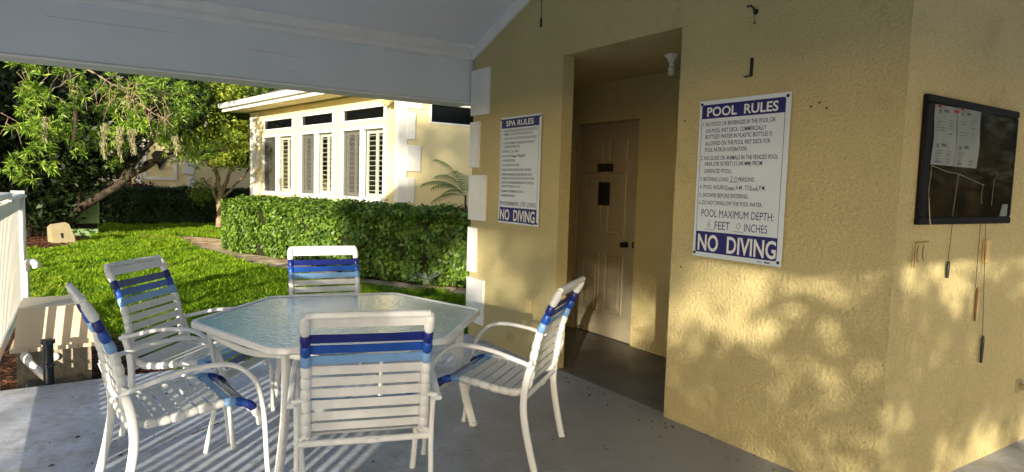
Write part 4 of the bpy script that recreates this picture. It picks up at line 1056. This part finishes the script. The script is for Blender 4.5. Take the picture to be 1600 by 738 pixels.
for c_,rad,n in (((-9.6,-3.75,2.9),(.9,.75,.85),340),((-9.4,-3.9,2.0),(.7,.5,.6),170),((-9.6,-4.05,1.55),(.5,.35,.4),70),((-9.9,-2.9,3.0),(.8,.7,.6),170),((-10.0,-2.9,2.25),(.5,.45,.32),110),((-9.7,-2.2,2.9),(.9,.6,.62),250),((-9.8,-2.1,2.4),(.7,.55,.32),130),((-10.2,-1.6,2.62),(.7,.5,.42),150),((-11.4,-1.0,2.6),(.9,.8,.7),230),((-11.2,-1.2,3.4),(1.0,.9,.6),220),((-10.6,-3.2,3.9),(1.2,1.4,.6),120),((-11.6,-2.6,1.9),(.5,.5,.3),40)):
    spray(c_,rad,int(n*.30))
C_=np.vstack(cent)-np.array(bo); D_=np.vstack(dirs)
arr_mesh('foliage',tufts(C_,D_,.16,17,.15,.8),4,M['l_tuft'],t)
b=MB()
for pts in (((-11.0,-3.4,3.8),(-10.2,-3.3,3.3),(-9.6,-3.6,2.9),(-9.2,-3.8,2.5)),((-11.6,-1.2,3.3),(-10.6,-1.9,3.25),(-9.7,-2.35,2.95),(-9.2,-1.75,2.55),(-9.1,-1.6,2.4)),((-11.0,-3.4,3.8),(-10.2,-2.7,3.3),(-9.5,-2.4,3.0),(-9.2,-2.2,2.5))):
    branch(b,[Vector(p)-bo for p in pts],.022,.006,5,.04)
for k in range(80):
    i=random.choice([(-9.3,-2.3,3.0),(-9.4,-2.5,3.1),(-9.3,-1.9,2.75),(-9.4,-3.0,3.1),(-9.2,-3.7,3.0),(-9.2,-4.0,2.4)])
    s_=Vector(i)+Vector((random.uniform(-.3,.3),random.uniform(-.35,.35),random.uniform(-.2,.3)))
    e=s_+Vector((random.uniform(-.15,.15),random.uniform(-.28,.28),random.uniform(-.45,-.1)))
    md_=(s_+e)/2+Vector((random.uniform(-.06,.06),random.uniform(-.1,.1),random.uniform(-.02,.1)))
    b.tube([s_-bo,md_-bo,e-bo],[.006,.005,.003],4)
b.build('branch',M['bark_pale'],t)
# Spanish moss hanging in it
for k,(y,z1,z0,lab) in enumerate(((-3.67,2.42,2.02,'wisp of pale moss hanging alone at the left of the tree'),(-2.78,2.38,1.73,'long pale moss strand hanging leftmost of three under the branch'),(-2.53,2.33,1.70,'long pale moss strand hanging middle of three under the branch'),(-2.32,2.30,1.86,'thick pale moss tuft hanging rightmost of three under the branch'),(-1.58,2.22,1.88,'short pale moss tuft hanging over the far house panel'))):
    n=300; t_=RNG.random(n)**1.3; cx=RNG.normal(0,.036,n)*(1-.6*t_)+.02*np.sin(t_*6+k); 
    P0=np.stack([RNG.normal(0,.025,n),cx,-(z1-z0)*t_],1); a=RNG.uniform(0,6.28,n); l=RNG.uniform(.03,.08,n)
    dx=np.stack([np.cos(a)*.02,np.sin(a)*.02,-l],1); w=np.stack([np.sin(a)*.0035,-np.cos(a)*.0035+.003,0*a],1)
    V=np.stack([P0-w,P0+w,P0+dx+w*.5,P0+dx-w*.5],1)
    o=arr_mesh('spanish_moss',V,4,M['moss']); o.location=(-9.0,y,z1); tag(o,lab,'moss','moss hanging in the leaning tree')
# dark tree with upright trunk at the left
base=(-13.0,-4.25,GZ)
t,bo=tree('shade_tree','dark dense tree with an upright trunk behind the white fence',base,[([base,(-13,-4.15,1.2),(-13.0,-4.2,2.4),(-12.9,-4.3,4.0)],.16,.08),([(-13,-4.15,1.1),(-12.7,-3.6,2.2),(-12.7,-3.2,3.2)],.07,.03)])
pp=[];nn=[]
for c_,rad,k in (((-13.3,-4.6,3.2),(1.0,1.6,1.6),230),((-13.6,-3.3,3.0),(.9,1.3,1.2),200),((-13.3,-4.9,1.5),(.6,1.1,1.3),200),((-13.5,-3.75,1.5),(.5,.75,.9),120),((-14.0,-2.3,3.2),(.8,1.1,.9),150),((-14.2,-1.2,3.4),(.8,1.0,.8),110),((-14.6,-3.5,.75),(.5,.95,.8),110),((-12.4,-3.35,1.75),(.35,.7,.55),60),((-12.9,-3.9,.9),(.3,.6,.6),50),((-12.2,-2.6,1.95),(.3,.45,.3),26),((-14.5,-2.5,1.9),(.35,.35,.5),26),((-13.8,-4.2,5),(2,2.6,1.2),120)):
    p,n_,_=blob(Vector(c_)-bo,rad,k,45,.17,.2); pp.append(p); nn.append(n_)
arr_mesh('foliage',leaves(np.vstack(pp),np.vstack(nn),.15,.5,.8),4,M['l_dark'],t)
# lime tree in the centre
base=(-15.2,.18,GZ)
t,bo=tree('lime_tree','yellow green leafy tree with pale forked stems left of the house windows',base,[([base,(-15.2,.20,.9),(-15.1,.12,1.5),(-14.9,-.2,2.4)],.10,.04),([(-15.2,.2,.8),(-15.1,.42,1.5),(-15,.7,2.5)],.07,.03),([(-15.2,.2,.7),(-15.15,.75,1.35),(-15,1.1,1.9)],.045,.02),([(-15.2,.2,.7),(-15.2,-.25,1.4)],.045,.02)],M['bark_pale'])
pp=[];nn=[]
for c_,rad,k in (((-14.8,.55,3.0),(.8,.8,.75),95),((-14.6,.7,2.3),(.6,.75,.45),70),((-14.9,-.2,3.0),(.8,.6,.7),60),((-14.2,1.2,2.7),(.5,.55,.28),60),((-14.3,.7,2.15),(.6,.6,.35),50),((-14.9,.3,3.9),(1.0,1.1,.6),80),((-14.7,.1,2.0),(.5,.5,.3),22),((-15.1,-.6,2.4),(.7,.5,.6),34)):
    p,n_,_=blob(Vector(c_)-bo,rad,int(k*1.25),40,.11,.3); pp.append(p); nn.append(n_)
arr_mesh('foliage',leaves(np.vstack(pp),np.vstack(nn),.11,.5,.8),4,M['l_lime'],t)
# young shrub at the foot of it
sb=empty('young_shrub',(-16.6,-.05,GZ),'small bright green shrub at the foot of the lime coloured tree','shrub')
p,nn_,_=blob((0,0,1.05),(.3,.38,.35),26,18,.09); arr_mesh('foliage',leaves(p,nn_,.11,.4),4,M['l_lime'],sb)
b=MB(); branch(b,[(0,0,0),(.02,.03,.9)],.025,.012); b.build('stem',M['bark'],sb)
# tall trees far behind, closing the view
for i,(x,y,r_,h,lab) in enumerate(((-21.5,-5.5,3.2,6.2,'tall dark tree behind the far house at the left edge'),(-22.5,-1.2,3.2,6.6,'tall dark tree behind the far house roof, middle of the backdrop'),(-20.5,3.9,2.6,6.0,'olive toned tall tree rising between the far house and the window house'),(-19.5,7.4,2.4,7.0,'tall tree rising above the roof of the window house'))):
    base=(x,y,GZ)
    t,bo=tree('backdrop_tree',lab,base,[([base,(x,y+.1,2.5),(x+.2,y,5.2)],.22,.08),([(x,y,2.4),(x+.4,y+1,4)],.1,.04)],group='tall trees beyond the houses')
    p,n_,_=blob((0,0,4.0),(r_*.8,r_,2.1),260,42,.24,.35)
    arr_mesh('foliage',leaves(p,n_,.24,.45,.8),4,(M['l_dark'],M['l_dark'],M['l_shade'],M['l_shade'])[i],t)

# ------------------------------------------------------------------ planting at the corner
def blades(n,L_,wid,up,spread,droop,curl=3):
    """strap leaves of 3 segments as quads"""
    V=[]
    for k in range(n):
        a=2*math.pi*k/n+random.uniform(-.3,.3); e=up+random.uniform(-.25,.25); l=L_*random.uniform(.7,1.1); w=wid*random.uniform(.8,1.2)
        p=Vector((0,0,0)); d=Vector((math.cos(a)*math.cos(e),math.sin(a)*math.cos(e),math.sin(e))); sd=Vector((-math.sin(a),math.cos(a),0)); q=[]
        for j in range(curl+1):
            ww=w*(.6,1,.8,.05)[min(j,3)]; q.append((p-sd*ww*.5,p+sd*ww*.5)); p=p+d*l/curl; d=(d+Vector((0,0,-droop))).normalized()
        for j in range(curl): V+=[q[j][0],q[j][1],q[j+1][1],q[j+1][0]]
    return np.array([tuple(v) for v in V])
def plant(name,label,loc_,arr,m_,stem=None,cat='plant'):
    r_=empty(name,loc_,label,cat); arr_mesh('leaves',arr,4,m_,r_)
    if stem: b=MB(); b.tube([(0,0,0),(0,0,stem)],.018,6); b.build('stem',M['bark'],r_)
plant('bromeliad','pale grey green bromeliad at the foot of the hedge by the quoins',(-3.0,1.0,GZ+.03),np.vstack([blades(14,.42,.06,.7,0,.45)+np.array([0,0,.05])]),M['l_pale'])
plant('cordyline','purple red cordyline rising beside the shaded hedge end',(-3.62,1.95,GZ),blades(16,.40,.05,.9,0,.3)+np.array([0,0,.95]),M['l_red'],.97)
def frond(base_,az_,L_,up,droop,n=22):
    V=[];p=Vector(base_);d=Vector((math.cos(az_)*math.cos(up),math.sin(az_)*math.cos(up),math.sin(up)));pts=[]
    for k in range(n):
        pts.append((p.copy(),d.copy())); p=p+d*L_/n; d=(d+Vector((0,0,-droop/n))).normalized()
    for k,(q,dd) in enumerate(pts[3:]):
        sd=dd.cross(Vector((0,0,1))).normalized()
        for s_ in (-1,1):
            l=.26*math.sin(math.pi*(k+2)/(n+1))*L_; e=q+(sd*s_*.8+dd*.55+Vector((0,0,-.35)))*l; w=dd*.012
            V+=[q-w,q+w,e+w*.2,e-w*.2]
    for k in range(n-1): V+=[pts[k][0]-Vector((0,0,.006)),pts[k][0]+Vector((0,0,.006)),pts[k+1][0]+Vector((0,0,.005)),pts[k+1][0]-Vector((0,0,.005))]
    return np.array([tuple(v) for v in V])
fa=[frond((0,0,1.3),R(a),l,R(u),dr) for a,l,u,dr in ((200,1.0,60,1.8),(250,.95,50,1.6),(170,1.05,65,1.9),(215,.8,20,1.2),(280,.9,45,1.5),(120,1.0,60,1.6),(230,1.0,75,2.0),(190,.8,35,1.4))]
plant('areca_palm','feathery palm whose fronds show beside the white quoins',(-5.25,2.85,GZ),np.vstack(fa),M['l_palm'],1.32,'palm')

# ------------------------------------------------------------------ unseen trees on the sun side, crowns shaped to place dapples and shade
def shade_tree(x,y,h,cents,lab,cr_=.17):
    base=(x,y,GZ); t,bo=tree('unseen_oak',lab,base,[([base,(x+.1,y,h*.4),(x,y+.1,h*.8)],.16,.06),([(x,y,h*.4),(x+.8,y+.6,h*.7)],.07,.03),([(x,y,h*.45),(x-.7,y-.5,h*.75)],.07,.03)],group='unseen trees out of frame')
    pp=[];nn=[]
    for c_,rad,k in cents:
        p,n_,_=blob(Vector(c_)-bo,rad,k,30,cr_,.15); pp.append(p); nn.append(n_)
    arr_mesh('foliage',leaves(np.vstack(pp),np.vstack(nn),.15,.5,.9),4,M['l_shade'],t)
SHADE=True
if SHADE:
    def sp(q,t): return (.73*t+.68*q, -.68*t+.73*q)
    for q,cl,lab in ((-1.6,((0,6.95,1.3,1.35,240),(1.2,5.2,.55,.15,34),(-.2,8.7,1.3,.8,50),(-.9,6.5,.5,1.0,60)),'unseen tall oak, crown shaped to shade the hedge, highest one'),
                     (1.2,((0,6.45,1.4,1.15,190),(1.3,4.7,1.3,.2,16),(.0,4.55,1.0,.12,60),(-.72,5.05,.3,.1,16)),'unseen tall oak, crown shaped to dapple the wall, middle one'),
                     (3.7,((0,7.0,1.4,1.3,190),(.3,5.35,1.0,.5,16)),'unseen tall oak, crown shaped to dapple the wall, outermost one')):
        x,y=sp(q,26)
        shade_tree(x,y,7.0,[((x+.68*dq,y+.73*dq,z),(rr,rr,rz),k) for dq,z,rr,rz,k in cl],lab)
    x,y=sp(2.9,13.0); shade_tree(x,y,3.2,[((x,y,2.62),(1.35,1.35,.42),48),((x+.6,y+.7,2.75),(.6,.6,.4),12)],'unseen young oak added to dapple the wall, thin low crown',.14)
    for q,t_,lab in ((-12.5,10,'unseen dense oak added to shade the far house, nearer one'),(-15.4,11,'unseen dense oak added to shade the far house, farther one')):
        x,y=sp(q,t_); shade_tree(x,y,7.0,[((x,y,5.7),(1.75,1.75,2.3),420)],lab)
    # screen of trees beside the pool on the side-wall side (mirrored in the notice board)
    for i,(x,y) in enumerate(((9.5,12.0),(12.5,8.0),(7.0,15.5))):
        shade_tree(x,y,5.0,[((x,y,2.6),(2.2,2.2,2.5),240)],('broad tree beside the far pool deck, middle one','broad tree beside the far pool deck, nearest one','broad tree beside the far pool deck, farthest one')[i])

# ------------------------------------------------------------------ litter on the deck
for i,pts in enumerate((((.75,-2.82),(.62,-2.6),(.45,-2.42)),((1.50,-2.62),(1.43,-2.52),(1.40,-2.46)))):
    b=MB(); b.tube([(x,y,.004+.003*k) for k,(x,y) in enumerate(pts)],.003,5); o=b.build('fallen_twig',M['twig']); tag(o,('long thin twig lying on the deck near the mulch','short dark twig lying on the deck by the front left chair','tiny twig lying on the deck by the doorway')[i],'twig','twigs fallen on the deck')
n=260; x=RNG.uniform(.4,3.9,n); y=RNG.uniform(-3.3,-.05,n); a=RNG.uniform(0,6.28,n); l=RNG.uniform(.003,.010,n)*np.where(RNG.random(n)<.12,2.2,1); y=np.where(RNG.random(n)<.3,-np.abs(RNG.normal(0,.09,n))-.02,y)
V=np.stack([np.stack([x+l*np.cos(a+q)*s_,y+l*np.sin(a+q)*s_,np.full(n,.003)+.003*k],1) for k,(q,s_) in enumerate(((0,1),(1.57,.5),(3.14,1),(4.71,.5)))],1)
tag(arr_mesh('leaf_litter',V,4,M['litter']),'tiny dry leaf crumbs scattered over the concrete deck','litter',kind='stuff')
